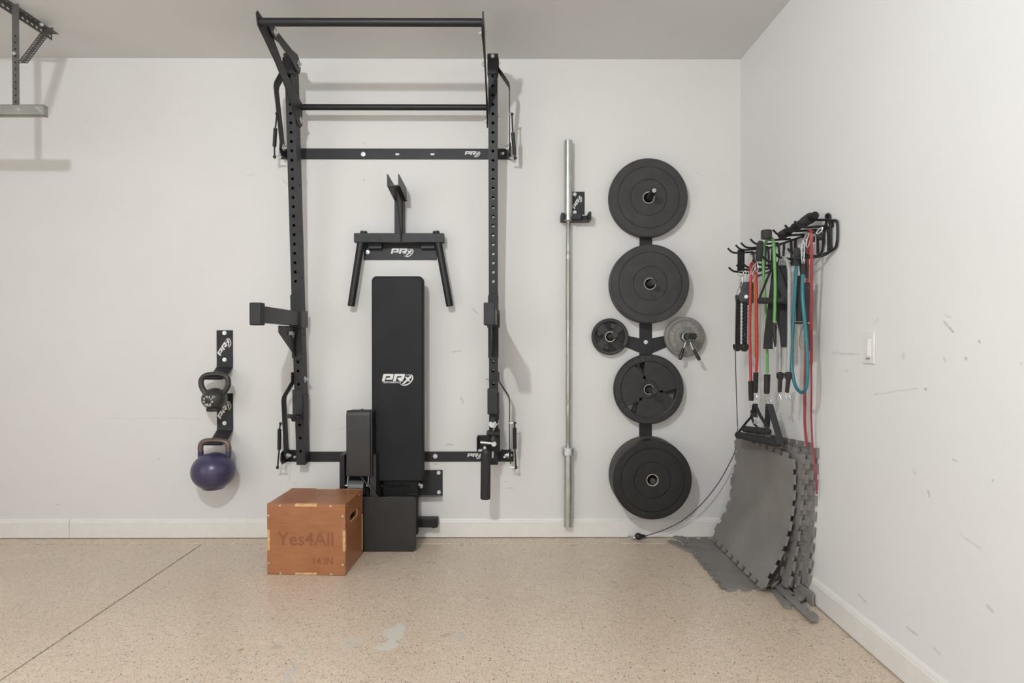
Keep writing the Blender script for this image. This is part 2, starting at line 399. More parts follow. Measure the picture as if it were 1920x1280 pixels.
LOGO = [[(365, 400), (735, 400), (735, 430), (705, 575), (680, 610), (455, 610), (475, 540), (605, 535), (615, 480), (460, 480), (405, 665), (305, 665)],
        [(775, 400), (1150, 400), (1150, 430), (1120, 570), (1095, 600), (1060, 610), (1085, 665), (960, 665), (900, 600), (880, 575), (885, 535), (1020, 530), (1030, 480), (870, 480), (815, 665), (710, 665)],
        [(1150, 505), (1225, 505), (1345, 670), (1275, 670)],
        [(1335, 470), (1385, 530), (1130, 765), (1040, 765)],
        [(955, 745), (1010, 800), (1110, 835), (1220, 820), (1320, 765), (1400, 680), (1455, 590), (1460, 520), (1420, 440), (1340, 395), (1375, 440), (1415, 500), (1405, 590), (1350, 680), (1270, 745), (1180, 785), (1100, 795), (1030, 785)],
        [(1160, 455), (1220, 425), (1290, 420), (1360, 460), (1390, 520), (1370, 535), (1345, 480), (1290, 445), (1230, 445)]]
def logo(c, u, v, width, parent, m='logo', name='printed_logo'):
    u = Vector(u).normalized(); v = Vector(v).normalized(); k = width/1170.; mb = MB(); c = Vector(c)
    for i, poly in enumerate(LOGO):
        pts = [((x-882)*k, (600-y)*k) for x, y in poly][::-1]
        mb.prism(pts, c+u.cross(v)*(.00005*i), u, v, .0006)
    return mb.build(name, m, parent, smooth=0)
def text(s, c, u, v, size, parent, m, name='printed_text', shear=0, depth=.0004, bold=0):
    cu = bpy.data.curves.new(name, 'FONT'); cu.body = s; cu.size = 1; cu.align_x = 'CENTER'; cu.align_y = 'CENTER'; cu.shear = shear
    cu.resolution_u = 3; cu.offset = bold
    ob = bpy.data.objects.new('tmp', cu); COL.objects.link(ob)
    me = bpy.data.meshes.new_from_object(ob); bpy.data.objects.remove(ob)
    u = Vector(u).normalized(); v = Vector(v).normalized(); n = u.cross(v); mb = MB()
    mb.add([Vector(c)+u*p.co.x*size+v*p.co.y*size+n*depth for p in me.vertices], [tuple(f.vertices) for f in me.polygons])
    return mb.build(name, m, parent, smooth=0)
def arc_text(s, c, u, v, radius, size, a0, a1, parent, m, name='raised_lettering', flip=False, depth=.0006, bold=0.01):
    u = Vector(u).normalized(); v = Vector(v).normalized(); n = u.cross(v); mb = MB()
    for i, ch in enumerate(s):
        if ch == ' ': continue
        a = math.radians(a0+(a1-a0)*i/max(len(s)-1, 1))
        rd = u*math.cos(a)+v*math.sin(a); tg = (u*math.sin(a)-v*math.cos(a))
        if flip: rd2, tg2 = -rd, -tg
        else: rd2, tg2 = rd, tg
        cu = bpy.data.curves.new('t', 'FONT'); cu.body = ch; cu.align_x = 'CENTER'; cu.align_y = 'CENTER'; cu.resolution_u = 2; cu.offset = bold
        ob = bpy.data.objects.new('tmp', cu); COL.objects.link(ob); me = bpy.data.meshes.new_from_object(ob); bpy.data.objects.remove(ob)
        mb.add([Vector(c)+rd*radius+tg2*p.co.x*size+rd2*p.co.y*size+n*depth for p in me.vertices], [tuple(f.vertices) for f in me.polygons])
    return mb.build(name, m, parent, smooth=0)

# ------------------------------------------------------------------ the room
def wm(px0, py0, px1, py1, r, s):
    a = P(px0, py0); b = P(px1, py1); return (a.x, a.z, b.x, b.z, r, s)
def rm(px0, py0, px1, py1, r, s):
    a = PX(px0, py0, XR); b = PX(px1, py1, XR); return (a.y, a.z, b.y, b.z, r, s)
back_marks = [wm(195, 785, 300, 784, .006, .10), wm(310, 784, 380, 786, .006, .12), wm(848, 659, 864, 658, .006, .5), wm(886, 579, 896, 588, .006, .5),
              wm(682, 268, 682, 268, .006, .9), wm(682, 338, 682, 338, .006, .9), wm(941, 270, 941, 270, .006, .9), wm(865, 746, 868, 755, .010, .35),
              wm(838, 833, 850, 834, .006, .6), wm(815, 870, 820, 870, .005, .8), wm(946, 868, 946, 868, .006, .9), wm(948, 903, 948, 903, .006, .9), wm(950, 914, 962, 915, .006, .35),
              wm(545, 868, 543, 900, .006, .25), wm(555, 905, 555, 905, .005, .8), wm(530, 338, 540, 346, .006, .3), wm(460, 330, 475, 326, .006, .2), wm(640, 805, 660, 790, .006, .2), wm(104, 945, 112, 946, .006, .4),
              wm(296, 861, 298, 861, .005, .5), wm(1258, 930, 1262, 925, .005, .2), wm(1304, 322, 1318, 330, .006, .18), wm(928, 890, 932, 892, .006, .3)]
right_marks = [rm(1560, 662, 1610, 664, .006, .35), rm(1640, 740, 1720, 728, .005, .25), rm(1735, 729, 1737, 730, .007, .6), rm(1770, 602, 1787, 622, .006, .55), rm(1770, 589, 1782, 595, .005, .25),
               rm(1836, 639, 1837, 641, .007, .6), rm(1811, 672, 1812, 674, .007, .7), rm(1914, 682, 1914, 682, .006, .5), rm(1770, 672, 1772, 676, .009, .3), rm(1694, 666, 1694, 668, .014, .25),
               rm(1712, 880, 1716, 888, .006, .4), rm(1740, 920, 1742, 928, .007, .6), rm(1786, 861, 1795, 864, .005, .4), rm(1608, 1112, 1624, 1130, .008, .45), rm(1700, 1175, 1720, 1190, .007, .55),
               rm(1851, 1135, 1860, 1145, .007, .6), rm(1861, 901, 1861, 901, .006, .5), rm(1586, 694, 1592, 695, .005, .4), rm(1750, 1215, 1762, 1225, .008, .35), rm(1640, 605, 1645, 598, .012, .14), rm(1800, 1000, 1840, 1030, .006, .2)]
WALL = (.715, .70, .682, 1)
wb = MB().box((XL-.1, 0, -.05), (XR+.1, .1, ZC+.05)).build('wall_back', wall_mat('warm_white_wall_paint', WALL, back_marks, (0,)), smooth=0); struct(wb)
wr = MB().box((XR, YF, -.05), (XR+.1, .0, ZC+.05)).build('wall_right', wall_mat('white_wall_paint', (.76, .755, .745, 1), right_marks, (1,)), smooth=0); struct(wr)
wp = wall_mat('plain_wall_paint', WALL, [], (0,))
struct(MB().box((XL-.1, YF, -.05), (XL, 0, ZC+.05)).build('wall_left', wp, smooth=0))
struct(MB().box((XL, YF-.1, -.05), (XR, YF, ZC+.05)).build('wall_front', wp, smooth=0))
struct(MB().box((XL-.1, YF, ZC), (XR+.1, 0, ZC+.1)).build('ceiling', wall_mat('ceiling_paint', (.70, .70, .69, 1), [], (0,)), smooth=0))
fm = floor_mat()
fl = struct(MB().box((XL, YF, -.06), (XR, 0, -.006)).build('floor', 'joint', smooth=0))
JX = PZ(200, 1130).x
JX = -1.742
for x0, x1, y0, y1 in ((JX+.003, XR, YF, -.112), (XL, JX-.003, YF, -.112)):
    MB().box((x0, y0, -.02), (x1, y1, 0)).build('concrete_slab', fm, fl, bevel=.003)
MB().box((XL, -.109, -.02), (XR, 0, .0015)).build('footing_edge', fm, fl, bevel=.002)

def baseboard(name, segs, along, m):
    """segs in metres along the wall; profile: flat face, small stepped bead on top"""
    prof = [(0, 0), (.014, 0), (.014, .088), (.011, .093), (.011, .097), (.006, .105), (0, .108)]
    root = None
    for a, b in segs:
        mb = MB()
        if along == 'x': mb.prism([(-p, z) for p, z in prof], (a, 0, .0055), (0, 1, 0), (0, 0, 1), b-a)
        else: mb.prism([(p, z) for p, z in prof], (XR, a, .0055), (-1, 0, 0), (0, 0, 1), b-a)
        if root is None: root = struct(mb.build(name, m, smooth=20))
        else: mb.build('baseboard_length', m, root, smooth=20)
bbm = mat('white_trim_paint', (.76, .735, .70, 1), .35, 0, .03, 14)
jx = P(133, 990).x
baseboard('baseboard_back', [(jx+.0015, XR-.014), (XL, jx-.0015)], 'x', bbm)
baseboard('baseboard_right', [(YF, 0)], 'y', bbm)

# wall dimmer switch
t = thing('dimmer_switch', 'white dimmer switch plate with a slider on the right wall', 'switch', PX(1633, 652, XR))
c = PX(1632, 652, XR); a0 = PX(1621, 652, XR).y; a1 = PX(1641.5, 652, XR).y
yc, zc = (a0+a1)/2, c.z
MB().box((XR-.007, yc-.036, zc-.059), (XR, yc+.036, zc+.059)).build('wall_plate', 'white', t, bevel=.003)
MB().box((XR-.009, yc-.017, zc-.034), (XR-.006, yc+.017, zc+.034)).build('dimmer_body', 'white', t, bevel=.001)
MB().box((XR-.015, yc-.013, zc-.033), (XR-.008, yc-.005, zc+.033)).build('slider', 'white', t, bevel=.0015)
MB().box((XR-.0093, yc-.011, zc-.042), (XR-.006, yc+.012, zc-.039)).build('slot', 'slot', t)
for dz in (.047, -.047): MB().cyl((XR-.0078, yc, zc+dz), (XR-.006, yc, zc+dz), .003, 12).build('screw', 'white', t)

# ------------------------------------------------------------------ ceiling storage rack (only its corner is in view)
t = thing('overhead_storage_rack', 'grey perforated steel storage rack hanging from ceiling above left', 'storage rack', (-2.6, -.6, ZC))
def angle_iron(p, q, w_, d1, d2, parent, name, m='galv2', pitch=.03, r=.006, off=0):
    p, q = Vector(p), Vector(q); ax = (q-p); Ln = ax.length; ax.normalize(); d1 = Vector(d1).normalized(); d2 = Vector(d2).normalized()
    n = int(Ln/pitch); hs = [pitch*(i+.5) for i in range(n)]
    mb = MB()
    for k, (a, b) in enumerate(((d1, d2), (d2, d1))):
        for e in (0, .0022):
            mb.sheet(p+a*w_/2+b*e, ax, a, Ln, w_, hs, r, 1.5)
    for a in (d1, d2):
        b = d2 if a is d1 else d1
        mb.add([p+a*w_, p+a*w_+b*.0022, q+a*w_+b*.0022, q+a*w_], [(0, 1, 2, 3)])
        for e in (p, q): mb.add([e, e+a*w_, e+a*w_+b*.0022, e+b*.0022], [(0, 1, 2, 3)])
    return mb.build(name, m, parent, smooth=0)
angle_iron((-2.44, -.285, ZC-.001), (-2.44, -1.2, ZC-.001), .036, (0, 0, -1), (1, 0, 0), t, 'ceiling_angle')
pt = P(33, 60, .6)
po = MB().box((-2.409, -.585, P(33, 205, .6).z), (-2.377, -.579, ZC-.005)).build('hanging_post', 'galv2', t, bevel=.002)
zz = ZC-.16
while zz > P(33, 190, .6).z:
    MB().cyl((-2.392, -.5855, zz), (-2.392, -.5835, zz), .0042, 10).build('post_hole', 'hole', po); zz -= .0254*1.25
bq = P(45, 112, .585); br = Vector((-2.405, -.40, ZC-.03))
mb = MB(); b0, b1 = V(-2.380, -.590, 2.497), V(-2.412, -.375, ZC-.014); ax = (b1-b0).normalized(); Lb = (b1-b0).length
bh = [.022*(i+.6) for i in range(int(Lb/.022)-1)]
sd = V(1, 0, 0)
for e in (0, .002):
    for off in (.010, .040): mb.sheet(b0+sd*off+V(0, e, 0), ax, sd, Lb, .020, bh, .0055, 1)
    mb.add([b0+sd*.020+V(0, e, 0), b0+sd*.030+V(0, e, 0), b1+sd*.030+V(0, e, 0), b1+sd*.020+V(0, e, 0)], [(0, 1, 2, 3)])
mb.build('diagonal_brace', 'galv2', t, smooth=0)
zt = P(40, 196, .62).z; zb_ = P(40, 216, .62).z; xe = P(82, 205, .62).x
mb = MB()
for z0, z1, y0, y1 in ((zb_, zt, -.622, -.619), (zt-.003, zt, -.622, -.590), (zb_, zb_+.003, -.622, -.590)):
    mb.box((-3.8, y0, z0), (xe, y1, z1))
mb.box((xe-.003, -.620, zb_), (xe, -.592, zt))
mb.build('side_channel', 'galv', t, bevel=.001)
bolt(P(35, 205, .622), (0, -1, 0), .006, t, stick=.006)
bolt(P(75, 205, .622), (0, -1, 0), .009, t, stick=.02)
bolt((-2.39, -.42, ZC-.02), (0, -1, .0), .011, t, stick=.01); bolt((-2.37, -.62, 2.53), (0, -1, 0), .008, t, stick=.008)

# ------------------------------------------------------------------ fold-in squat rack
XLU, XRU = -1.187, -.0895
def tz(z): return .09+.172*(z-.45)/2.26          # distance of the upright's front face from the wall at height z
def zpy(y):
    z = 1.2
    for _ in range(20): z = P(925, y, tz(z)).z
    return z
rack = thing('folding_squat_rack', 'tall black wall-mounted squat rack with pull-up bars and drilled uprights', 'squat rack', (-.64, 0, .45))
ZB, ZT = zpy(871), zpy(100)
hole_z = [zpy(y) for y in ([125.3, 142.9]+[161+17.45*i for i in range(22)]+[562, 580, 598, 616, 634, 661.6, 678.5, 695, 720, 746, 771, 795.8, 820.7, 845.8])]
def upright(xc, parent):
    b = V(xc, -tz(ZB), ZB); tp = V(xc, -tz(ZT), ZT); ax = (tp-b).normalized(); Ln = (tp-b).length
    nrm = ax.cross(V(1, 0, 0)).normalized()      # points into the wall or out of it
    if nrm.y < 0: nrm = -nrm
    W_, DP = .050, .076
    hs = [(z-ZB)/ax.z for z in hole_z]
    mb = MB(); fr = MB()
    fr.sheet(b, ax, (1, 0, 0), Ln, W_, hs, .0082); fr.sheet(b+nrm*.0025, ax, (1, 0, 0), Ln, W_, hs, .0082)
    fr.sheet(b+nrm*DP, ax, (1, 0, 0), Ln, W_, hs, .0082)
    sd = [h+.02 for h in hs][3::5]
    for sx in (-1, 1): fr.sheet(b+nrm*DP/2+V(sx*W_/2, 0, 0), ax, nrm, Ln, DP, sd, .006)
    for e in (b, tp): fr.add([e-V(W_/2, 0, 0), e+V(W_/2, 0, 0), e+V(W_/2, 0, 0)+nrm*DP, e-V(W_/2, 0, 0)+nrm*DP], [(0, 1, 2, 3)])
    return fr.build('upright', 'coat', parent, smooth=0)
upright(XLU, rack); upright(XRU, rack)
# wall stringers
zs = [(P(800, 299).z, P(800, 279).z), (P(800, 865).z, P(800, 846).z)]
for k, (z0, z1) in enumerate(zs):
    xa, xb = P((527, 531)[k], 290).x, P((958, 963)[k], 290).x
    mb = MB().box((xa, -.006, z0), (xb, -.0008, z1)); 
    so = mb.build('wall_stringer', 'coat', rack, bevel=.001)
    zc = (z0+z1)/2
    if k == 0:
        bolt(P(681, 289, .006), (0, -1, 0), .013, rack, stick=.006)
        for px in (745, 811):
            MB().box(P(px-3.5, 289, .0068)-V(0, 0, .005), P(px+3.5, 289, .0055)+V(0, 0, .005)).build('slot', 'white', rack, bevel=.0015)
        logo(P(886, 288.5, .0065), (1, 0, 0), (0, 0, 1), .092, rack)
        bolt(P(943, 288, .006), (0, -1, 0), .014, rack, stick=.008)
    else:
        bolt(P(816, 855, .006), (0, -1, 0), .013, rack, stick=.006)
        logo(P(890, 854.5, .0065), (1, 0, 0), (0, 0, 1), .088, rack)
        for px in (946, 553): bolt(P(px, 856, .006), (0, -1, 0), .013, rack, stick=.008)
# side plates and braces of the pull-up frame, in the (distance from wall, height) plane
PA = [(.748, 2.655), (.735, 2.61), (.643, 2.580), (.519, 2.533), (.384, 2.463), (.247, 2.366), (.205, 2.335), (.165, 2.332), (.136, 2.355), (.13, 2.475), (.2, 2.49), (.367, 2.538), (.436, 2.578), (.535, 2.63), (.575, 2.672), (.70, 2.672), (.735, 2.675)]
PB = [(.622, 2.665), (.605, 2.64), (.55, 2.632), (.5, 2.642), (.33, 2.632), (.27, 2.615), (.21, 2.61), (.19, 2.635), (.2, 2.68), (.24, 2.702), (.32, 2.69), (.5, 2.686), (.6, 2.692), (.622, 2.682)]
for s in (0, 1):
    xa = (-1.160, -.1215)[s]; xb = (-1.150, -.1315)[s]; sg = (1, -1)[s]
    MB().prism(PA, (xa-.003, 0, 0), (0, -1, 0), (0, 0, 1), -.006).build('side_plate', 'coat', rack, bevel=.001)
    MB().prism(PB, (xb-.003, 0, 0), (0, -1, 0), (0, 0, 1), -.006).build('brace_plate', 'warm', rack, bevel=.001)
    for tt, zz, xx in ((.56, 2.662, xb), (.228, 2.657, xb), (.168, 2.374, xa)):
        bolt((xx+sg*.004, -tt, zz), (sg, 0, 0), .018, rack, stick=.012)
    for tt, zz in ((.24, 2.657), (.2, 2.374)):
        bolt(((XLU-.026) if s == 0 else (XRU+.026), -tt, zz), (-sg, 0, 0), .013, rack, stick=.012)
    bolt(((xa-.006) if s == 0 else (xa+.006), -.56, 2.662), (-sg, 0, 0), .010, rack, stick=.012)
pz = P(487, 46, .71).z; 
MB().cyl((-1.163, -.712, 2.634), (-.1185, -.712, 2.634), .0185, 24).build('pull_up_bar', 'coat_dark', rack)
MB().cyl((-1.157, -.142, P(700, 201, .142).z), (-.1245, -.142, P(700, 201, .142).z), .0165, 24).build('cross_bar', 'coat_dark', rack)
# upright top sleeves
for xc in (XLU, XRU):
    MB().box((xc-.029, -tz(2.66)-.006, 2.59), (xc+.029, -tz(2.66)+.04, ZT-.002)).build('top_sleeve', 'coat', rack, bevel=.002)
bolt((XRU, -tz(2.66)-.0062, 2.685), (0, -1, 0), .010, rack, stick=.004)
# struts, pivots and gas springs
for s in (0, 1):
    sg = (-1, 1)[s]; xo = (-1.279, .001)[s]; xi = (XLU-.03, XRU+.03)[s]
    for k in (0, 1):
        if k == 0: z1, z2, z3, t1, t2, t3 = 2.625, 2.545, 2.235, .235, .20, .105
        else: z1, z2, z3, t1, t2, t3 = .925, .825, .485, .12, .10, .06
        path = [(xi, -t1, z1+.05), (xi, -t1, z1), (xo-sg*.004, -t2, z2+.012), (xo, -t2, z2-.01), (xo, -(t2+t3)/2, (z2+z3)/2), (xo, -t3, z3)]
        st = MB().ribbon(path, .066, .006, (0, 1, 0)).build('strut', 'coat', rack, bevel=.0008)
        bolt((xo-sg*.004, -t3, z3+.008), (-sg, 0, 0), .020, rack, stick=.018)
        bolt((xo+sg*.004, -t3, z3+.008), (sg, 0, 0), .013, rack, stick=.010)
        # end bracket on the stringer
        mb = MB().prism([(.002, -.035), (.10, -.035), (.125, -.01), (.12, .03), (.09, .04), (.002, .035)], (xo+sg*.008, 0, z3), (0, -1, 0), (0, 0, 1), .005)
        mb.box((xo+sg*.010-.002, -.006, z3-.03), (xo-sg*.05, -.010, z3+.03))
        mb.build('pivot_bracket', 'coat_dark', rack, bevel=.001)
        # gas spring
        if s == 0: pts = (((519, 213), (516.5, 240), (514.5, 275), (515, 294)), ((526, 794), (524, 804), (523.5, 842), (520.5, 876)))[k]
        else: pts = (((960, 214), (961.5, 248), (965, 290), (966, 296)), ((965, 793), (965, 802), (965.5, 841), (967.5, 876)))[k]
        td = ((.19, .175, .14, .12), (.13, .12, .10, .08))[k]
        q = [P(a[0], a[1], b) for a, b in zip(pts, td)]
        g = MB().cyl(q[1], q[2], .0105, 16)
        go = g.build('gas_spring', 'plastic', rack)
        MB().tube([q[0], q[1]], .0045, 10).build('rod', 'coat', go); MB().tube([q[2], q[3]], .0045, 10).build('rod', 'coat', go)
        MB().ball(q[0], .009, 12, 8).build('ball_end', 'plastic', go); MB().ball(q[3], .010, 12, 8).build('ball_end', 'plastic', go)
        if k == 1: pass
        MB().tube([q[0], V(xo, q[0].y, q[0].z)], .005, 8).build('stud', 'zinc', go)
        MB().tube([q[3], V(xo, q[3].y, q[3].z)], .005, 8).build('stud', 'zinc', go)
# loose bolts on the uprights
bolt((XLU+.026, -(tz(.945)-.03), P(575, 711, .10).z), (1, 0, 0), .017, rack, stick=.016)
bolt((XRU-.026, -(tz(.945)-.03), P(914, 710, .10).z), (-1, 0, 0), .012, rack, stick=.016)
bolt((XRU+.026, -(tz(.945)-.03), P(914, 710, .10).z), (1, 0, 0), .012, rack, stick=.010)

# ------------------------------------------------------------------ spotter arms and j-cups on the uprights
for s in (0, 1):
    xc = (XLU, XRU)[s]
    z0, z1 = 1.232, 1.318
    a = thing('spotter_arm', ('black spotter arm on left upright, full side and end cap visible', 'black spotter arm on right upright, seen end-on')[s], 'spotter arm', (xc, -tz(1.28), 1.28), 'spotter arms on the squat rack')
    tf = tz(1.25)
    pb_, ptp = zpy(674), zpy(550)
    up = (V(xc, -tz(ptp), ptp)-V(xc, -tz(pb_), pb_)).normalized()
    m_ = V(xc, -tz((pb_+ptp)/2)-.004, (pb_+ptp)/2); Ln = (ptp-pb_)
    hw = .029
    poly = [(-hw, -Ln/2+.012), (-hw+.01, -Ln/2), (hw-.01, -Ln/2), (hw, -Ln/2+.012), (hw, Ln/2-.012), (hw-.01, Ln/2), (-hw+.01, Ln/2), (-hw, Ln/2-.012)]
    MB().prism(poly, m_, (1, 0, 0), up, .006).build('front_plate', 'coat', a, bevel=.001)
    for zz in (Ln/2-.03, -Ln/2+.12): bolt(m_+up*zz+V(0, -.006, 0), (0, -1, 0), .005, a, m='coat', stick=.002, name='rivet')
    # sleeve round the upright's side
    sx = 1 if s == 0 else -1
    MB().box((xc-.030, -tf-.022, z0-.008), (xc+.034, -tf-.006, z1+.004)).box((xc+.029, -tf-.02, z0-.006), (xc+.035, -tf+.082, z1+.002)).box((xc-.035, -tf-.02, z0-.006), (xc-.029, -tf+.082, z1+.002)).build('sleeve', 'warm', a, bevel=.001)
    MB().beam((xc-.004, -tf-.01, (z0+z1)/2+.0), (xc-.004, -.668, 1.281), .052, .078).build('arm_tube', 'warm', a, bevel=.003)
    MB().box((xc-.031, -.70, 1.228), (xc+.023, -.645, 1.335)).build('end_cap', 'coat', a, bevel=.006, seg=3)
    gs = MB().prism([(tf, 1.06), (tf, z0), (.40, z0), (.40, z0-.035)], (xc-.004, 0, 0), (0, -1, 0), (0, 0, 1), .005).build('gusset', 'warm', a, bevel=.0008)
    if s == 0: logo(V(xc+.0022, -(tf+.085), z0-.045), (0, -1, 0) if False else (0, 1, 0), (0, 0, 1), .09, a, 'zinc', 'cut_out_logo')
for s in (0, 1):
    xc = (XLU, XRU)[s]
    za, zb2 = (zpy(776), zpy(730)) if s == 0 else (zpy(776), zpy(728))
    a = thing('j_cup', ('black J-cup low on left upright with its peg forward', 'black J-cup low on right upright above the clamp')[s], 'j-cup', (xc, -tz(.8), .8), 'j-cups on the squat rack')
    zc = (za+zb2)/2; yy = -tz(zc)
    MB().box((xc-.034, yy-.010, za), (xc+.024, yy-.002, zb2)).build('face_plate', 'coat', a, bevel=.002)
    MB().box((xc+.025, yy-.008, za-.03), (xc+.031, yy+.07, zb2-.03)).build('side_plate', 'coat', a, bevel=.002)
    for zz in (zb2-.022, za+.025): bolt((xc-.006, yy-.010, zz), (0, -1, 0), .008, a, m='warm', stick=.002, name='rivet')
    MB().cyl((xc, yy-.004, za-.015), (xc, yy-.17, za+.012 if s == 0 else za-.012), .0115, 16).build('peg', 'coat', a)
    MB().ribbon([(xc+.002, yy-.004, za-.004), (xc+.002, yy-.03, za-.022), (xc+.002, yy-.055, za-.030), (xc+.002, yy-.075, za-.006)], .046, .007, (1, 0, 0)).build('hook', 'coat', a, bevel=.001)

# clamp with foam roller at the foot of the right upright
a = thing('leg_roller_attachment', 'black foam leg roller bolted to a clamp at the foot of right upright', 'rack attachment', P(911, 850, .2))
zc = zpy(830); yy = -tz(zc)
MB().box((XRU-.036, yy-.012, zpy(848)), (XRU+.036, yy-.002, zpy(806))).build('clamp_plate', 'coat_dark', a, bevel=.003)
MB().box((XRU+.027, yy-.012, zpy(856)), (XRU+.033, yy+.06, zpy(806))).box((XRU-.036, yy-.012, zpy(846)), (XRU-.030, yy+.06, zpy(812))).build('clamp_side', 'coat_dark', a, bevel=.002)
MB().box((XRU-.038, yy-.05, zpy(813)), (XRU+.036, yy-.008, zpy(807))).build('clamp_lip', 'warm', a, bevel=.002)
p0 = P(898, 833, .19)
MB().box((p0.x-.012, -.21, P(898, 846, .2).z), (p0.x-.004, -.13, P(898, 819, .2).z)).box((p0.x-.012, -.138, P(898, 846, .2).z), (XRU-.02, -.13, P(898, 819, .2).z)).build('bracket_ear', 'coat_dark', a, bevel=.004)
MB().cyl(P(901, 829, .205), P(922, 831, .21), .008, 14).build('pivot_pin', 'ring', a)
bolt(P(926, 832, .205), (0, -1, 0), .014, a, stick=.014)
MB().ball(P(925, 827, .19), .022, 18, 12, (1, .8, 1.5)).build('cam_block', 'warm', a)
bolt(P(924, 795, .125), (0, -1, 0), .021, a, stick=.008)
MB().ribbon(smooth_path([P(924, 808, .16), P(927, 802, .17), P(931, 796, .17), P(935, 793, .165)]), .012, .006, (0, 1, 0)).build('release_lever', 'zinc', a, bevel=.002)
MB().cyl(P(924, 846, .20), P(923.5, 858, .20), .0065, 12).build('lock_pin', 'zinc', a)
MB().ball(P(909, 840, .19), .011, 14, 8, (1, 1, 1.3)).build('wing_nut', 'zinc', a)
MB().tube([P(911, 843, .215), P(911, 850, .215)], [.020, .024], 20).build('roller_collar', 'warm', a)
mb = MB(); q0, q1 = P(911, 848.5, .215), P(910, 935, .215)
mb.lathe(q0, q1-q0, [(0, .0005), (0, .024), (.004, .027), ((q1-q0).length-.012, .0275), ((q1-q0).length-.011, .0265), ((q1-q0).length-.003, .0275), ((q1-q0).length, .025), ((q1-q0).length, .0005)], 32)
mb.build('foam_roller', 'foam', a)

# white cord end behind the left upright
cd = MB().tube(smooth_path([P(560, 303, .03), P(566, 306, .035), P(570, 316, .03), P(574, 334, .012), P(574, 352, .006)]), .0028, 8).build('cord', 'whitecord')
tag(cd, 'short white cord curling from behind left upright under top stringer', 'cord')

# ------------------------------------------------------------------ dip bar attachment and its hanger plate
h = thing('hanger_plate', 'black wall hanger plate with white logo under the dip bar tube', 'wall bracket', P(752, 470))
MB().box(P(682, 487.5), P(819, 456, .006)).build('back_plate', 'coat', h, bevel=.002)
for x0, x1 in ((690, 716), (789, 815)):
    MB().box(P(x0, 455, .036)+V(0, .03, 0), P(x1, 466, .036)).build('hook_arm', 'coat_dark', h, bevel=.002)
logo(P(754, 473, .0065), (1, 0, 0), (0, 0, 1), .134, h)
bolt(P(689, 472.5, .0065), (0, -1, 0), .012, h, stick=.008)
a = thing('dip_bar_attachment', 'black dip bar attachment with two splayed handles and upright post', 'dip bar', P(748, 445, .06))
MB().box(P(663.5, 454, .087), P(832, 437, .087)+V(0, .05, 0)).build('cross_tube', 'coat', a, bevel=.002)
for x0, x1 in ((690, 712), (786, 809)):
    MB().box(P(x0, 453.5, .090), P(x1, 446, .090)+V(0, .003, 0)).build('weld_plate', 'coat', a, bevel=.001)
for p, q, cp in (((677, 453), (658.3, 574), (682, 433.5)), ((821.5, 453), (843.5, 574), (818, 433.5))):
    q0, q1 = P(p[0], p[1], .062), P(q[0], q[1], .062)
    dd = (q0-q1).normalized()
    hb = MB().lathe(q1, q0-q1, [(0, .0005), (0, .018), (.003, .0205), ((q0-q1).length, .0215), ((q0-q1).length, .0005)], 28).build('handle', 'coat_dark', a)
    c0 = P(cp[0], 437.5, .062)
    MB().tube([c0, c0+V(dd.x*.5, 0, 1).normalized()*.013], [.021, .019], 20).build('handle_cap', 'warm', a, bevel=.001)
MB().box(P(739.5, 437.5, .082), P(755, 354, .082)+V(0, .072, 0)).build('post', 'coat', a, bevel=.002)
# yoke: two side plates and a floor between them, reaching forward
zt0, zb0 = 2.03, 1.965
yk = MB()
for x in (-.652, -.592):
    yk.prism([(.03, 1.955), (.08, 1.955), (.275, 1.985), (.275, 2.048), (.10, 2.035), (.03, 2.03)], (x, 0, 0), (0, -1, 0), (0, 0, 1), .006)
yk.build('yoke_side', 'warm', a, bevel=.0008)
MB().prism([(.03, 1.955), (.08, 1.955), (.275, 1.985), (.275, 1.990), (.08, 1.961), (.03, 1.961)], (-.652, 0, 0), (0, -1, 0), (0, 0, 1), -.064).build('yoke_floor', 'warm', a)
MB().prism([(.083, 1.70), (.083, 1.955), (.235, 1.978)], (-.617, 0, 0), (0, -1, 0), (0, 0, 1), -.006).build('gusset', 'coat', a, bevel=.0008)

# ------------------------------------------------------------------ folding bench
b_ = thing('folding_bench', 'long black padded bench folded upright against the wall', 'bench', P(748, 903, .05))
def rounded(w_, h_, r, n=6):
    out = []
    for cx, cy, a0 in ((w_/2-r, h_/2-r, 0), (-w_/2+r, h_/2-r, 90), (-w_/2+r, -h_/2+r, 180), (w_/2-r, -h_/2+r, 270)):
        for k in range(n+1):
            a = math.radians(a0+90*k/n); out.append((cx+r*math.cos(a), cy+r*math.sin(a)))
    return out
q0, q1 = P(697, 903, .155), P(793.5, 517.5, .155)
W_, H_ = q1.x-q0.x, q1.z-q0.z; cc = (q0+q1)/2
MB().prism(rounded(W_, H_, .028), (cc.x, -.098, cc.z), (1, 0, 0), (0, 0, 1), .057).build('backrest_pad', 'vinyl', b_, bevel=.009, seg=3)
MB().prism(rounded(W_-.006, H_-.006, .026), (cc.x, -.092, cc.z), (1, 0, 0), (0, 0, 1), .0075).build('pad_piping', 'strap', b_, bevel=.003)
MB().prism(rounded(W_-.01, H_-.01, .03), (cc.x, -.075, cc.z), (1, 0, 0), (0, 0, 1), .017).build('pad_board', 'coat', b_, bevel=.002)
lc = P(745.5, 711, .1556)
logo(lc, (1, 0, 0), (0, 0, 1), .178, b_)
text('PERFORMANCE', P(734.5, 716.6, .156), (1, 0, 0), (0, 0, 1), .0148, b_, 'logo', 'printed_text', .3, bold=.012)
MB().box(P(728, 902, .06), P(768, 540, .06)+V(0, .05, 0)).build('spine_tube', 'coat_dark', b_, bevel=.002)
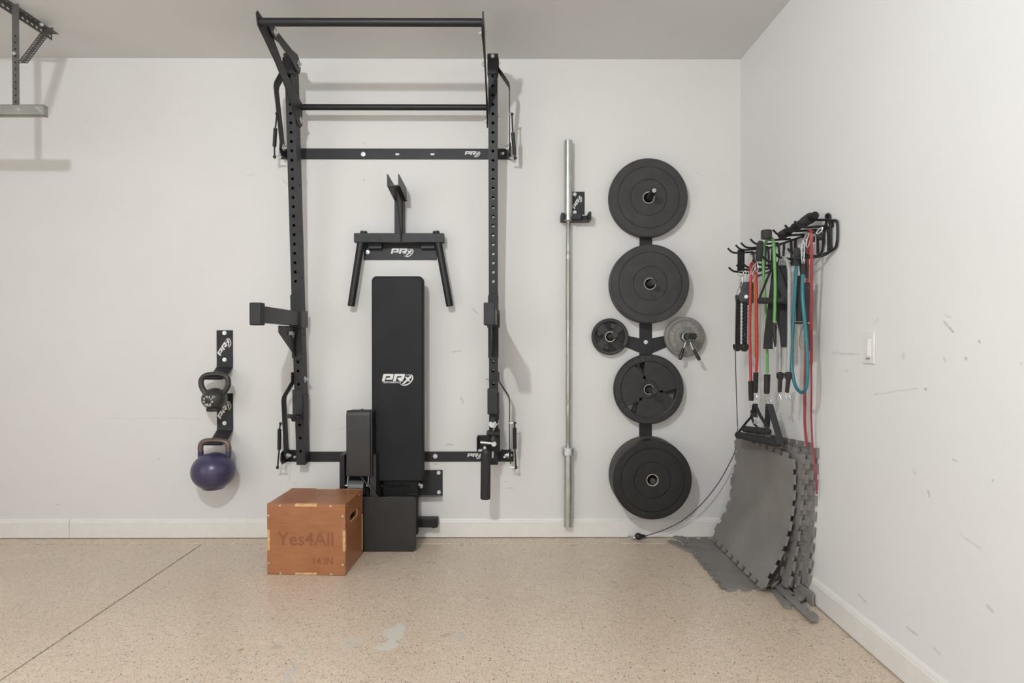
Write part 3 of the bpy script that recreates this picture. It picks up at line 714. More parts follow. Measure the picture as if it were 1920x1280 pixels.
MB().box(P(718, 932, .085), P(783, 898, .085)+V(0, .05, 0)).build('hinge_block', 'coat_dark', b_, bevel=.003)
logo(P(750, 915.5, .086), (1, 0, 0), (0, 0, 1), .118, b_, 'hole', 'cut_out_logo')
MB().box(P(770, 930, .006), P(830, 880.5, .0)).build('wall_plate', 'coat', b_, bevel=.002)
MB().box(P(770, 932, .05), P(829, 928.5, .001)).build('plate_flange', 'galv', b_, bevel=.001)
for px, py in ((822.5, 886), (823, 922.5)): bolt(P(px, py, .0065), (0, -1, 0), .011, b_, stick=.007)
for px, py in ((787, 908), (790, 912.5), (715, 911), (722, 907)): bolt(P(px, py, .07), (0, -1, 0), .009, b_, stick=.01)
MB().box(P(764, 1002, .09), P(783, 925, .09)+V(0, .05, 0)).build('leg_tube', 'coat_dark', b_, bevel=.003)
MB().box(P(764, 989, .075), P(820.5, 972.5, .075)+V(0, .055, 0)).build('foot_bar', 'coat_dark', b_, bevel=.003)
MB().box(P(809, 990, .078), P(817, 986, .078)+V(0, .04, 0)).build('foot_pad', 'rubber2', b_, bevel=.002)
MB().box(P(709, 1000, .10), P(783, 932, .10)+V(0, .05, 0)).build('lower_frame', 'coat_dark', b_, bevel=.003)
MB().cyl(P(786, 909, .088), P(793, 909, .088), .008, 12).build('hinge_pin', 'zinc', b_)

# ------------------------------------------------------------------ cable trainer with foot plate
c_ = thing('cable_trainer', 'black upright cable trainer with curved housing and square foot plate', 'exercise machine', P(690, 1035, .23))
T0 = .255
q0, q1 = P(649, 893, T0), P(694, 775, T0); xa, xb = q0.x, P(697, 800, T0).x
ztop = P(660, 768.5, .14).z
prof = [(.10, q0.z), (T0, q0.z), (T0, q1.z-.012), (T0-.004, q1.z+.004), (T0-.016, q1.z+.018), (T0-.04, ztop-.001), (T0-.07, ztop+.004), (.14, ztop+.004), (.11, ztop-.02), (.10, ztop-.06)]
MB().prism(prof, (xa, 0, 0), (0, -1, 0), (0, 0, 1), -(xb-xa-.008)).build('housing', 'warm', c_, bevel=.004)
MB().prism([(p-.004, z-.004) for p, z in prof], (xb-.008, 0, 0), (0, -1, 0), (0, 0, 1), -.010).build('housing_side', 'coat_dark', c_, bevel=.002)
MB().ball(P(679, 769, .16), .009, 14, 8).build('knob', 'plastic', c_)
MB().box(V(P(636.5, 900, .22).x, -.22, .0), V(P(646, 900, .22).x, -.05, P(640, 853, .22).z)).build('side_rail', 'coat_dark', c_, bevel=.002)
MB().box(V(P(693, 900, .23).x, -.23, .0), V(P(705, 900, .23).x, -.05, P(700, 852, .23).z)).build('side_rail', 'warm', c_, bevel=.002)
MB().cyl(P(698.5, 861.5, .2305), P(698.5, 861.5, .2295), .004, 10).build('screw_hole', 'hole', c_)
MB().box(V(P(646, 900, .14).x, -.16, .0), V(P(693, 900, .14).x, -.05, P(640, 893, .2).z)).build('back_panel', 'hole', c_)
MB().cyl(P(655, 913, .19), P(684, 913, .19), .042, 32).build('drum', 'gloss', c_)
for x0, x1 in ((653, 650.5), (691.5, 690)): MB().cyl(P(x0, 892, .215), P(x1, 910, .215), .0035, 10).build('rod', 'zinc', c_)
for px in (650, 690): MB().cyl(P(px-3, 910, .215), P(px+3, 910, .215), .005, 10).build('rod_end', 'zinc', c_)
MB().ribbon([P(674, 890, .235), P(708, 931, .255)], .007, .002, (1, 0, .3)).build('pull_strap', 'warm', c_)
q0, q1 = P(660, 1034, .237), P(780, 931, .237)
w2, h2 = q1.x-q0.x, q1.z-.002
pl_ = [(x-w2/2+w2/2, z) for x, z in []]
MB().prism([(0, .002), (w2-.02, .002), (w2-.006, .008), (w2, .022), (w2, q1.z-.022), (w2-.006, q1.z-.008), (w2-.022, q1.z), (0, q1.z)], (q0.x, -.228, 0), (1, 0, 0), (0, 0, 1), .010).build('foot_plate', 'warm', c_, bevel=.002)
MB().box(P(684, 966, .240), P(701.5, 932, .240)+V(0, .004, 0)).build('hinge_bracket', 'warm', c_, bevel=.001)
for py in (937, 959): MB().cyl(P(696, py, .2420), P(696, py, .239), .004, 12).build('screw', 'coat', c_)

# ------------------------------------------------------------------ kettlebells on their hooks
def kb_hook(py0, py1, label):
    a = thing('kettlebell_hook', label, 'wall hook', P(422, py0+30), 'kettlebell hooks')
    x0, x1 = P(407, 650).x, P(437, 650).x; xm = (x0+x1)/2; za = P(422, py0).z; zb = P(422, py1).z
    path = smooth_path([(xm, -.004, za), (xm, -.004, (za+zb)/2), (xm, -.004, zb+.004), (xm, -.018, zb-.014), (xm, -.07, zb-.048), (xm, -.115, zb-.064), (xm, -.150, zb-.066), (xm, -.166, zb-.055)], 5)
    MB().ribbon(path, x1-x0, .006, (1, 0, 0)).build('hook_plate', 'coat', a, bevel=.001)
    ang = math.radians(57)
    ly = py0+32
    logo(P(421.5, ly, .0065), (math.cos(ang), 0, math.sin(ang)), (-math.sin(ang), 0, math.cos(ang)), .116, a)
    for py in ((py0+5, py0+55) if py0 < 700 else (py0+56,)): bolt(P(421, py, .0062), (0, -1, 0), .012, a, stick=.006)
    return xm, zb
xm, zb = kb_hook(619, 686, 'black wall hook plate holding the small black kettlebell')
KT = .125
def kb_path(pts): return smooth_path([P(x, y, KT) for x, y in pts], 6)
a = thing('kettlebell', 'small black kettlebell with white 10LB print', 'kettlebell', P(402, 768, KT), 'kettlebells hung on the wall')
MB().tube(kb_path([(391, 744), (384, 735), (378.5, 725), (377, 715), (380.5, 707.5), (388, 703), (403, 701.3), (417, 702.5), (424.5, 706.5), (428, 714), (427, 724), (421.5, 734), (414, 744)]), .0148, 16).build('handle', 'kbblack', a)
bc = P(402, 747.5, KT); R1 = .0665
MB().ball(bc, R1, 36, 22, (1.02, 1, .93)).build('bell', 'kbblack', a)
MB().lathe(bc-V(0, 0, .068), (0, 0, 1), [(0, .0005), (0, .040), (.003, .042), (.014, .042), (.018, .040), (.018, .0005)], 32).build('base_ring', 'coat', a)
ct = bc+V(-.002, -.061, -.006); uu = V(.985, -.10, 0).normalized(); vv = V(-.03, .10, 1).normalized(); vv = (vv-uu*vv.dot(uu)).normalized()
arc_text('APOLLO', ct, uu, vv, .0235, .0175, 190, -10, a, 'silverprint', 'printed_text', depth=.0075, bold=.03)
text('10LB', ct-vv*.021, uu, vv, .0195, a, 'silverprint', 'printed_text', depth=.0070, bold=.02)
xm, zb = kb_hook(737, 804, 'black wall hook plate holding the big purple kettlebell')
a = thing('kettlebell', 'large purple kettlebell with bare steel handle', 'kettlebell', P(400, 917, KT), 'kettlebells hung on the wall')
MB().tube(kb_path([(376.5, 846), (376, 838), (379, 830), (387, 826.5), (403, 825.5), (417, 826.5), (425.5, 830), (428.5, 838), (428.5, 846)]), [.0150]*49, 18).build('grip', 'barsteel', a, label='bare brown steel grip')
for xs in ((376.5, 845), (376.5, 856), (380, 872)), ((428.5, 845), (428, 856), (423, 872)):
    MB().tube(kb_path(xs), .0152, 18).build('horn', 'purple', a)
bc = P(400, 882.5, KT+.02); R2 = 38.8/(F/(D-KT-.02))
pf = [(-.101, .0005), (-.101, .043), (-.098, .056)]+[(.104*math.sin(math.radians(q)), max(.0005, R2*math.cos(math.radians(q)))) for q in range(-56, 91, 6)]
MB().lathe(bc, (0, 0, 1), pf, 56).build('bell', 'purple', a, smooth=60)

# ------------------------------------------------------------------ plyometric box
def RZ(p, c, an):
    q = Vector(p)-c; return c+V(q.x*math.cos(an)-q.y*math.sin(an), q.x*math.sin(an)+q.y*math.cos(an), q.z)
f0, f1 = PZ(501, 1077), PZ(649, 1077)
BW, BD, BH = (f1-f0).length, .306, PZ(575, 1077).z+.351
an = math.radians(-2.4)
bx = bpy.data.objects.new('plyo_box', None); COL.objects.link(bx); bx.location = (f0.x, f0.y, 0); bx.rotation_euler = (0, 0, 0)
WORLD[bx.as_pointer()] = Vector((f0.x, f0.y, 0))
tag(bx, 'varnished plywood plyo box with finger joints on the floor', 'plyo box')
def bp_(x, y, z): 
    c, s = math.cos(an), math.sin(an)
    return V(f0.x+x*c-y*s, f0.y+x*s+y*c, z)
def bbox(mb, a, b):
    x0, y0, z0 = a; x1, y1, z1 = b
    return mb.add([bp_(x, y, z) for z in (z0, z1) for x, y in ((x0, y0), (x1, y0), (x1, y1), (x0, y1))],
                  [(0, 3, 2, 1), (4, 5, 6, 7), (0, 1, 5, 4), (1, 2, 6, 5), (2, 3, 7, 6), (3, 0, 4, 7)])
TH = .018
bx_d = BD
def fpanel(y0, y1):
    # front/back panel outline with notches for the joints
    nz0, nz1, nx0, nx1, dn = .36, .66, .35, .64, .0135
    W, Hh = BW, BH
    poly = [(0, .0), (W*nx0, 0), (W*nx0, dn), (W*nx1, dn), (W*nx1, 0), (W, 0), (W, Hh*(1-nz1)), (W-dn, Hh*(1-nz1)), (W-dn, Hh*(1-nz0)+0), (W, Hh*(1-nz0)), (W, Hh),
            (W*nx1, Hh), (W*nx1, Hh-dn), (W*nx0, Hh-dn), (W*nx0, Hh), (0, Hh), (0, Hh*(1-nz0)), (dn, Hh*(1-nz0)), (dn, Hh*(1-nz1)), (0, Hh*(1-nz1))]
    mb = MB(); u = bp_(1, 0, 0)-bp_(0, 0, 0); mb.prism(poly, bp_(0, y1, .001), u, V(0, 0, 1), y1-y0); return mb
fpanel(0, TH).build('front_panel', 'wood', bx, bevel=.001)
fpanel(BD-TH, BD).build('back_panel', 'wood', bx, bevel=.001)
mb = MB(); bbox(mb, (.001, .001+TH, BH-TH), (BW-.001, BD-TH-.001, BH)); mb.build('top_panel', 'wood', bx, bevel=.001)
mb = MB(); bbox(mb, (.001, .001+TH, .002), (BW-.001, BD-TH-.001, TH)); mb.build('bottom_panel', 'wood', bx)
# right side with the hand hole
def side(x, hole, name='side_panel'):
    mb = MB(); y0, y1, z0, z1 = TH+.0005, BD-TH-.0005, TH+.001, BH-TH-.001
    yc, zc2, hl, hr = BD*.47, BH*.735, .048, .020
    n = 8
    ring = [(yc+hl+hr*math.cos(math.radians(a)), zc2+hr*math.sin(math.radians(a))) for a in [-90+180*k/n for k in range(n+1)]]+[(yc-hl+hr*math.cos(math.radians(a)), zc2+hr*math.sin(math.radians(a))) for a in [90+180*k/n for k in range(n+1)]]
    up_ = [p for p in ring if p[1] >= zc2-1e-6]; 
    top = [(y0, z1), (y0, zc2), (yc-hl-hr, zc2)]+sorted(up_, key=lambda p: p[0])+[(yc+hl+hr, zc2), (y1, zc2), (y1, z1)]
    lo = [p for p in ring if p[1] <= zc2+1e-6]
    bot = [(y0, z0), (y0, zc2), (yc-hl-hr, zc2)]+sorted(lo, key=lambda p: p[0])+[(yc+hl+hr, zc2), (y1, zc2), (y1, z0)]
    def clean(pl):
        o = []
        for p in pl:
            if not o or (abs(p[0]-o[-1][0])+abs(p[1]-o[-1][1])) > 1e-6: o.append(p)
        return o
    u = bp_(0, 1, 0)-bp_(0, 0, 0)
    if hole:
        for pl in (clean(top), clean(bot)): mb.prism(pl, bp_(x, 0, 0), u, V(0, 0, 1), TH)
    else: mb.prism([(y0, z0), (y1, z0), (y1, z1), (y0, z1)], bp_(x, 0, 0), u, V(0, 0, 1), TH)
    return mb.build(name, 'wood', bx, smooth=30), ring
side(BW-TH-.0005, True); side(.0005, False)
ringpts = []
mb = MB(); yc, zc2 = BD*.47, BH*.735
path = [bp_(BW-.004, yc+.048+.0195*math.cos(math.radians(a)), zc2+.0195*math.sin(math.radians(a))) for a in range(-90, 91, 15)]+[bp_(BW-.004, yc-.048+.0195*math.cos(math.radians(a)), zc2+.0195*math.sin(math.radians(a))) for a in range(90, 271, 15)]
mb.tube(path, .0038, 6, closed=True).build('hand_hole_rim', 'tab', bx, label='pale routed rim of the hand hole')
mb = MB(); bbox(mb, (TH+.002, TH+.002, TH+.002), (BW-TH-.012, BD-TH-.002, BH-TH-.002)); mb.build('inner_lining', 'inside', bx)
def ftab(x0, x1, z0, z1, y=.0008):
    mb = MB(); bbox(mb, (x0, y, z0), (x1, y+TH, z1)); mb.build('finger_joint', 'tab', bx, bevel=.0006)
dn = .013
ftab(BW*.35+.001, BW*.64-.001, BH-dn, BH-.0005); ftab(BW*.35+.001, BW*.64-.001, BH-dn, BH-.0005, BD-TH-.0008); ftab(BW*.35+.001, BW*.64-.001, .002, dn)
ftab(.0005, dn, BH*.34+.001, BH*.64-.001); ftab(BW-dn, BW-.0005, BH*.34+.001, BH*.64-.001)
for z0, z1 in ((BH*.36, BH*.62),):
    mb = MB(); bbox(mb, (BW-TH, -.0002, z0), (BW+.0006, .006, z1)); 
    mb = MB(); bbox(mb, (BW-TH, BD-TH, z0*.2), (BW+.0008, BD+.0005, z1)); mb.build('finger_joint', 'tab', bx, bevel=.0006)
for x, z in ((.165, .975), (.815, .975), (.018, .835), (.968, .835), (.018, .165), (.968, .155), (.17, .022), (.82, .02)):
    p = bp_(BW*x, 0, BH*z); MB().cyl(p+V(0, -.0012, 0), p+V(0, .003, 0), .0052, 14).build('screw_cap', 'screw', bx)
for y, z in ((.10, .955), (.80, .955), (.02, .75), (.02, .42), (.02, .06)):
    p = bp_(BW, BD*y, BH*z); MB().cyl(p+V(.001, 0, 0), p+V(-.003, 0, 0), .0045, 12).build('screw_cap', 'screw', bx)
ux = (bp_(1, 0, 0)-bp_(0, 0, 0)); 
text('Yes4All', bp_(BW*.50, -.0006, BH*.50), ux, V(0, 0, 1), .092, bx, 'engrave', 'engraved_text', bold=.018, depth=.0001)
text('14 IN', bp_(BW*.71, -.0006, BH*.20), ux, V(0, 0, 1), .048, bx, 'engrave', 'engraved_text', bold=.02, depth=.0001)

# ------------------------------------------------------------------ barbell and its hanger
h = thing('barbell_hanger', 'black wall bracket with prongs holding the vertical barbell', 'wall bracket', P(1085, 390))
MB().box(P(1071, 402, .005), P(1096, 359.5, 0)).build('back_plate', 'coat', h, bevel=.002)
for py in (364, 398): bolt(P(1077.5, py, .0055), (0, -1, 0), .011, h, stick=.005)
ang = math.radians(60)
logo(P(1083, 380, .0058), (math.cos(ang), 0, math.sin(ang)), (-math.sin(ang), 0, math.cos(ang)), .085, h)
zz0, zz1 = P(1060, 414.5, .05).z, P(1060, 401, .05).z
mb = MB()
xs = [P(px, 400, .05).x for px in (1051.5, 1058, 1071.5, 1090, 1106.5)]
mb.box((xs[0], -.085, zz0), (xs[1]-.002, -.0, zz1)); mb.box((xs[2]+.002, -.085, zz0), (xs[3], 0, zz0+.006)); mb.box((xs[2]+.002, -.085, zz0), (xs[3], -.079, zz1-.004)); mb.box((xs[3]-.002, -.085, zz0), (xs[4], 0, zz0+.006))
mb.box((xs[4]-.012, -.09, zz0+.004), (xs[4]+.002, -.0, zz1+.006)); mb.box((xs[0], -.006, zz0), (xs[4], 0, zz1)); mb.box((xs[3]-.006, -.085, zz0), (xs[3], 0, zz1-.002))
mb.build('prong_shelf', 'coat', h, bevel=.0015)
T = .045
bb = thing('barbell', 'long steel barbell hanging vertically on the wall', 'barbell', P(1064.6, 987, T))
def bz(py): return P(1065, py, T).z
xb = P(1065.2, 600, T).x
ax0 = V(xb-.001, -T, bz(987)); 
def seg(py0, py1, r, name, m, prof=None, parent=bb, n=28):
    z0, z1 = bz(py0), bz(py1)
    return MB().lathe((xb, -T, z0), (0, 0, 1), [(0, .0005), (0, r*.9), (.002, r), (z1-z0-.002, r), (z1-z0, r*.92), (z1-z0, .0005)], n).build(name, m, parent)
seg(987, 851, .0242, 'sleeve', 'steel'); seg(410, 263.5, .0242, 'sleeve', 'steel')
seg(852, 838, .0395, 'collar', 'zinc'); seg(414, 407, .026, 'collar', 'steel')
seg(840, 410, .0138, 'shaft', 'steel')
for a_, c2 in ((778, 758), (750, 700), (600, 485), (478, 470)):
    seg(a_, c2, .0143, 'knurling', 'knurl')
seg(262.5, 261.8, .016, 'end_cap', 'steel') if False else None

# ------------------------------------------------------------------ plate tree
h = thing('plate_storage_rack', 'black vertical wall rack with pegs holding the weight plates', 'plate rack', P(1211, 640))
x0, x1 = P(1199, 640, .006).x, P(1222.5, 640, .006).x; xm = (x0+x1)/2
MB().box((x0, -.006, P(1211, 930).z), (x1, -.0008, P(1211, 345).z)).build('spine', 'coat', h, bevel=.001)
def arm(sg):
    A = [P(x, y, .006) for x, y in (((1199, 634), (1178, 629.5), (1140, 615), (1132, 640), (1172, 650), (1199, 661)) if sg < 0 else ((1222.5, 634), (1246, 629.5), (1285, 615), (1296, 640), (1251, 650), (1222.5, 662)))]
    mb = MB(); n = len(A); B = [p+V(0, .0052, 0) for p in A]
    mb.add(A+B, [tuple(range(n)), tuple(range(n, 2*n))[::-1]]+[(i, (i+1) % n, n+(i+1) % n, n+i) for i in range(n)])
    return mb.build('cross_arm', 'coat', h, bevel=.001)
arm(-1); arm(1)
for py in (641, 685): bolt(P(1210.8, py, .0065), (0, -1, 0), .012, h, stick=.005)
pegs = {}
def peg(cx, cy, tf, ex, ey, te, tip='coat_dark'):
    """peg passing through the bore centre (cx, cy at tf) and ending at (ex, ey at te)"""
    a = P(cx, cy, tf); b = P(ex, ey, te); d = (b-a)/(te-tf); s_ = a-d*(tf-.006)
    s_ = a-d*(tf-.008-abs(d.z)*.02)
    L_ = (b-s_).length
    MB().lathe(s_, b-s_, [(0, .0005), (0, .0175), (L_-.004, .0175), (L_, .0145), (L_, .0005)], 24).build('peg', tip, h)
    pegs[(cx, cy)] = (s_, b)
def bumper(cx, cy, tf, thick, r, label, m='rubber', front=True, grooves=(.78, .46), bore=.0295, group='bumper plates on the wall rack', dxy=(0, 0), at=None):
    """one plate; its front face at distance tf from the wall"""
    c = P(cx, cy, at or tf)+V(dxy[0], 0, dxy[1]); c.y = -tf
    a = thing('bumper_plate', label, 'weight plate', c+V(0, thick, 0), group)
    pr = [(-thick, bore+.004), (-thick, r-.006), (-thick+.004, r), (-.004, r), (0, r-.005)]
    gr = []
    for g in grooves: gr += [(0, r*g+.0022), (-.004, r*g+.0014), (-.004, r*g-.0014), (0, r*g-.0022)]
    pr += [(0, r*.93), (.0, r*.9)]+gr+[(0, bore+.004)]
    MB().lathe(c, (0, -1, 0), pr, 96).build('rubber_disc', m, a, smooth=25)
    MB().lathe(c, (0, -1, 0), [(-thick, bore), (-thick, bore+.0045), (.0012, bore+.0045), (.0016, bore+.003), (.0008, bore), (-thick, bore)], 40).build('steel_hub' if False else 'bore_ring', 'ring' if front else 'ring', a)
    return c, a
# top pair
c, a = bumper(1216.2, 370.2, .062, .024, .2255, 'front one of the two topmost black bumper plates, with angled peg')
text('LB', c+V(.155, -.0002, 0), V(0, 0, 1), V(-1, 0, 0), .03, a, 'logo_dim', 'embossed_text', bold=.02); text('LB', c+V(-.155, -.0002, 0), V(0, 0, -1), V(1, 0, 0), .03, a, 'logo_dim', 'embossed_text', bold=.02)
bumper(1216.2, 370.2, .034, .024, .2255, 'rear one of the two topmost black bumper plates, a thin rim showing', at=.062, m='lit_rim')
peg(1217, 371, .062, 1226.5, 357, .20, 'coat_dark')
MB().lathe(P(1226.5, 357, .2005), (0, -1, 0), [(0, .0005), (0, .0115), (.0015, .0115), (.0015, .0005)], 20).build('peg_tip', 'ring', h, label='worn shiny peg end')
# second pair
c, a = bumper(1219.0, 531.7, .104, .046, .2235, 'front black bumper plate marked 25, second pair down the rack', grooves=(.80, .43))
for sx, sz, rr in ((-.052, .128, 10), (.052, -.128, 190)):
    an_ = math.radians(rr); text('25', c+V(sx, -.0002, sz), V(math.cos(an_), 0, math.sin(an_)), V(-math.sin(an_), 0, math.cos(an_)), .062, a, 'logo_dim', 'embossed_text', bold=.02)
bumper(1219.0, 531.7, .056, .046, .2235, 'rear black bumper plate of second pair, rim showing at lower left', at=.104, dxy=(.001, -.001), m='lit_rim')
peg(1219, 532, .104, 1225.7, 528, .197, 'rubber')
# bottom stack
c, a = bumper(1223.4, 899.8, .176, .078, .2205, 'front plate of the thick lowest pair of black bumpers', m='rubber2', grooves=(.80, .46))
bumper(1223.4, 899.8, .094, .076, .2235, 'rear plate of the thick lowest pair, grey-brown rim showing', at=.176, dxy=(.004, -.001), m='lit_rim')
peg(1223, 901, .17, 1223.6, 901, .15, 'rubber')
# grip plate (three-spoke) pair
def spoke_plate(cx, cy, tf, thick, r, rot, label, hub_r, spoke_w, m='grip_rubber', group='grip plates on the wall rack', dxy=(0, 0), n=3):
    c = P(cx, cy, tf)+V(dxy[0], 0, dxy[1]); a = thing('grip_plate', label, 'weight plate', c+V(0, thick, 0), group)
    ri = r*.79
    mb = MB().lathe(c, (0, -1, 0), [(-thick, ri), (-thick, r-.005), (-thick+.004, r), (-.006, r), (0, r-.006), (0, ri+.006), (-.004, ri), (-thick, ri)], 96)
    mb.build('rim', m, a, smooth=30)
    sp = MB()
    for k in range(n):
        th = math.radians(rot+360*k/n); pts = []
        hw = spoke_w/2
        aw = math.degrees(math.asin(min(.99, hw*1.25/ri)))
        arc = [(ri*1.005*math.cos(math.radians(q)), ri*1.005*math.sin(math.radians(q))) for q in [(-aw+2*aw*i/8) for i in range(9)]]
        poly = [(hub_r*.5, -hw*.72)]+arc+[(hub_r*.5, hw*.72)]
        u = V(math.cos(th), 0, math.sin(th)); v = V(-math.sin(th), 0, math.cos(th))
        one = MB().prism(poly, c+V(0, thick*.8, 0), u, v, thick*.72)
        one.build('spoke', m, a, bevel=.002)
        one = MB().prism([(ri*.55, -hw*.5), (ri*.86, -hw*.62), (ri*.9, 0), (ri*.86, hw*.62), (ri*.55, hw*.5)], c+V(0, thick*.09, 0), u, v, .0018)
        one.build('spoke_panel', m, a, bevel=.0008)
    MB().lathe(c, (0, -1, 0), [(-thick, .0262), (-thick, hub_r), (-.004, hub_r), (.002, hub_r-.006), (.002, .034), (0, .0262), (-thick, .0262)], 56).build('hub', m, a)
    MB().lathe(c, (0, -1, 0), [(-thick, .0255), (-thick, .029), (.003, .029), (.0034, .027), (.003, .0255), (-thick, .0255)], 40).build('bore_ring', 'ring', a)
    return c, a
c, a = spoke_plate(1216.8, 729.8, .078, .028, .2005, 50, 'front black three-spoke grip plate above the lowest pair', .054, .188)
for k in range(30):
    an_ = 2*PI*k/30
    deg = math.degrees(an_) % 360
    if any(abs((deg-b2+180) % 360-180) < 30 for b2 in (50, 170, 290)): continue
    u = V(math.cos(an_), 0, math.sin(an_)); v = V(-math.sin(an_), 0, math.cos(an_))
    MB().prism([(.168, -.002), (.195, -.002), (.195, .002), (.168, .002)], c+V(0, -.0002, 0), u, v, .0016).build('grip_rib', 'rubber2', a, bevel=.0006)
spoke_plate(1216.8, 729.8, .046, .028, .2005, 38, 'rear black three-spoke grip plate, seen through the front one', .054, .18, dxy=(-.003, -.001))
peg(1217.8, 730.5, .078, 1228, 733, .19, 'rubber')
# small left plate with four spokes
c = P(1144.1, 631, .050); a = thing('small_weight_plate', 'small black cast weight plate on left arm of the rack', 'weight plate', c+V(0, .028, 0), 'small plates on the rack arms')
r = .1055
MB().lathe(c, (0, -1, 0), [(-.028, r*.80), (-.028, r-.003), (-.025, r), (-.004, r), (0, r-.005), (0, r*.88), (-.004, r*.82), (-.028, r*.80)], 72).build('rim', 'rubber', a)
MB().lathe(c, (0, -1, 0), [(-.027, .028), (-.027, r*.82), (-.021, r*.82), (-.021, .028)], 48).build('web', 'rubber2', a)
for k, dg in enumerate((135, 45, -45, 225)):
    th = math.radians(dg); u = V(math.cos(th), 0, math.sin(th)); v = V(-math.sin(th), 0, math.cos(th))
    MB().prism([(.024, -.020), (r*.84, -.028), (r*.84, .028), (.024, .020)], c+V(0, .021, 0), u, v, .013).build('spoke', 'rubber', a, bevel=.003)
for px, py in ((1149.5, 611), (1123.8, 625.5), (1137.2, 650.8)):
    q = P(px, py, .046); MB().lathe(q+V(0, .018, 0), (0, -1, 0), [(0, .0005), (0, .0195 if py < 620 else .016), (.017, .0185 if py < 620 else .015), (.021, .016 if py < 620 else .0125), (.021, .0005)], 20).build('cast_boss', 'rubber', a)
MB().lathe(c, (0, -1, 0), [(-.027, .0265), (-.027, .040), (-.004, .038), (.002, .031), (.003, .0265), (-.027, .0265)], 40).build('hub', 'rubber', a)
MB().lathe(c, (0, -1, 0), [(-.027, .026), (-.002, .030), (.0036, .030), (.0036, .0262), (-.027, .0255)], 40).build('bore_ring', 'ring', a)
peg(1144.5, 631, .05, 1153.5, 628, .185, 'rubber')
# grey pair on the right arm
for k in range(2):
    tf = (.058, .033)[k]; c = P(1284.6, 631.4, tf)+V(-.003*k, 0, -.001*k)
    a = thing('small_weight_plate', ('front grey cast iron plate with raised lettering, behind the spring collar', 'rear grey cast iron plate on right arm, only its rim showing')[k], 'weight plate', c+V(0, .024, 0), 'grey plates on the right arm')
    r = .1155
    MB().lathe(c, (0, -1, 0), [(-.024, .027), (-.024, r-.004), (-.020, r), (-.006, r), (0, r-.008), (0, r*.84), (-.004, r*.81), (-.0045, r*.46), (-.001, r*.42), (0, r*.38), (0, .027), (-.024, .027)], 80).build('iron_disc', 'cast', a, smooth=25)
    if k == 0:
        cc2 = c+V(0, .0045, 0)
        arc_text('STANDARD', cc2, V(1, 0, 0), V(0, 0, 1), .0725, .028, 215, 118, a, 'castlight', depth=.002)
        arc_text('BARBELL', cc2, V(1, 0, 0), V(0, 0, 1), .0725, .028, 74, -8, a, 'castlight', depth=.002)
        text('10', c+V(0, .0045, -.0725), V(1, 0, 0), V(0, 0, 1), .03, a, 'castlight', 'raised_lettering', depth=.003, bold=.02)
peg(1284, 631.5, .058, 1297.5, 630.5, .185, 'plastic')
# spring collar
s0, s1 = pegs[(1284, 631.5)]; d = (s1-s0).normalized()
a = thing('spring_collar', 'steel spring collar with two black grips in front of the grey plate', 'collar', s0+d*.09)
u, v, n_ = frame(d); o0 = s0+d*((.066)/abs(d.y))
pts = [o0+d*(.006*k/16)*1.0+(u*math.cos(2*PI*k/16)+v*math.sin(2*PI*k/16))*.0235 for k in range(16*5)]
MB().tube(pts, .0028, 8).build('coil', 'zinc', a)
for (x0_, y0_, x1_, y1_, x2_, y2_, t0_, t1_) in ((1285.5, 643, 1281.5, 652, 1274.8, 673.5, .085, .105), (1294, 643, 1300.5, 655, 1311.5, 674.5, .105, .125)):
    MB().tube([P(x0_, y0_-2, t0_), P(x1_, y1_+3, (t0_+t1_)/2)], .0036, 8).build('wire_leg', 'zinc', a)
    q0, q1 = P(x1_, y1_, (t0_+t1_)/2), P(x2_, y2_, t1_)
    MB().lathe(q0, q1-q0, [(0, .0005), (0, .0075), ((q1-q0).length*.8, .0105), ((q1-q0).length, .0095), ((q1-q0).length+.004, .0005)], 16).build('grip', 'plastic', a)
MB().tube([P(1291, 630, .12), P(1303, 630.5, .155)], [.0185, .0175], 20).build('thumb_tab', 'plastic', a)

# ------------------------------------------------------------------ gear rack on the right wall
g_ = thing('gear_rack', 'black wire hook rack with two tiers of prongs on the right wall', 'gear rack', (XR, -.6, 1.6))
ZU, ZL = 1.634, 1.530
for z in (ZU, 1.50):
    MB().tube([(XR-.006, -.17, z), (XR-.006, -1.03 if z > 1.55 else -.70, z+(0 if z > 1.55 else .02))], .0045, 8).build('rail_wire', 'coat_dark', g_)
yprong = [.215, .331, .406, .527, .66, .787, .906, .995]
for i, y in enumerate(yprong):
    MB().tube(smooth_path([(XR-.0065, -y, ZU-.10), (XR-.010, -y, ZU-.004), (XR-.03, -y, ZU+.004), (XR-.10, -y, ZU), (XR-.128, -y, ZU+.006), (XR-.150, -y, ZU+.026)], 5), .0052, 8).build('upper_prong', 'coat_dark', g_)
for i, y in enumerate([.225, .34, .42, .55, .67, .80, .93]):
    MB().tube(smooth_path([(XR-.0065, -y-.03, ZU-.005), (XR-.012, -y-.025, ZL+.01), (XR-.03, -y, ZL-.008), (XR-.105, -y, ZL), (XR-.128, -y, ZL+.006), (XR-.148, -y, ZL+.024)], 5), .0052, 8).build('lower_prong', 'coat_dark', g_)
MB().tube(smooth_path([(XR-.010, -.99, ZU+.035), (XR-.012, -1.02, ZU+.02), (XR-.012, -1.025, ZU-.06), (XR-.012, -1.02, ZL), (XR-.05, -1.0, ZL-.02), (XR-.13, -.96, ZL-.02)], 6), .0052, 8).build('end_frame', 'coat_dark', g_)
MB().tube(smooth_path([(XR-.010, -1.01, ZU+.025), (XR-.012, -1.065, ZU+.015), (XR-.012, -1.075, ZU-.01), (XR-.012, -1.072, ZL+.03), (XR-.012, -1.05, ZL+.005), (XR-.03, -1.0, ZL-.01)], 6), .0052, 8).build('end_frame', 'coat_dark', g_)
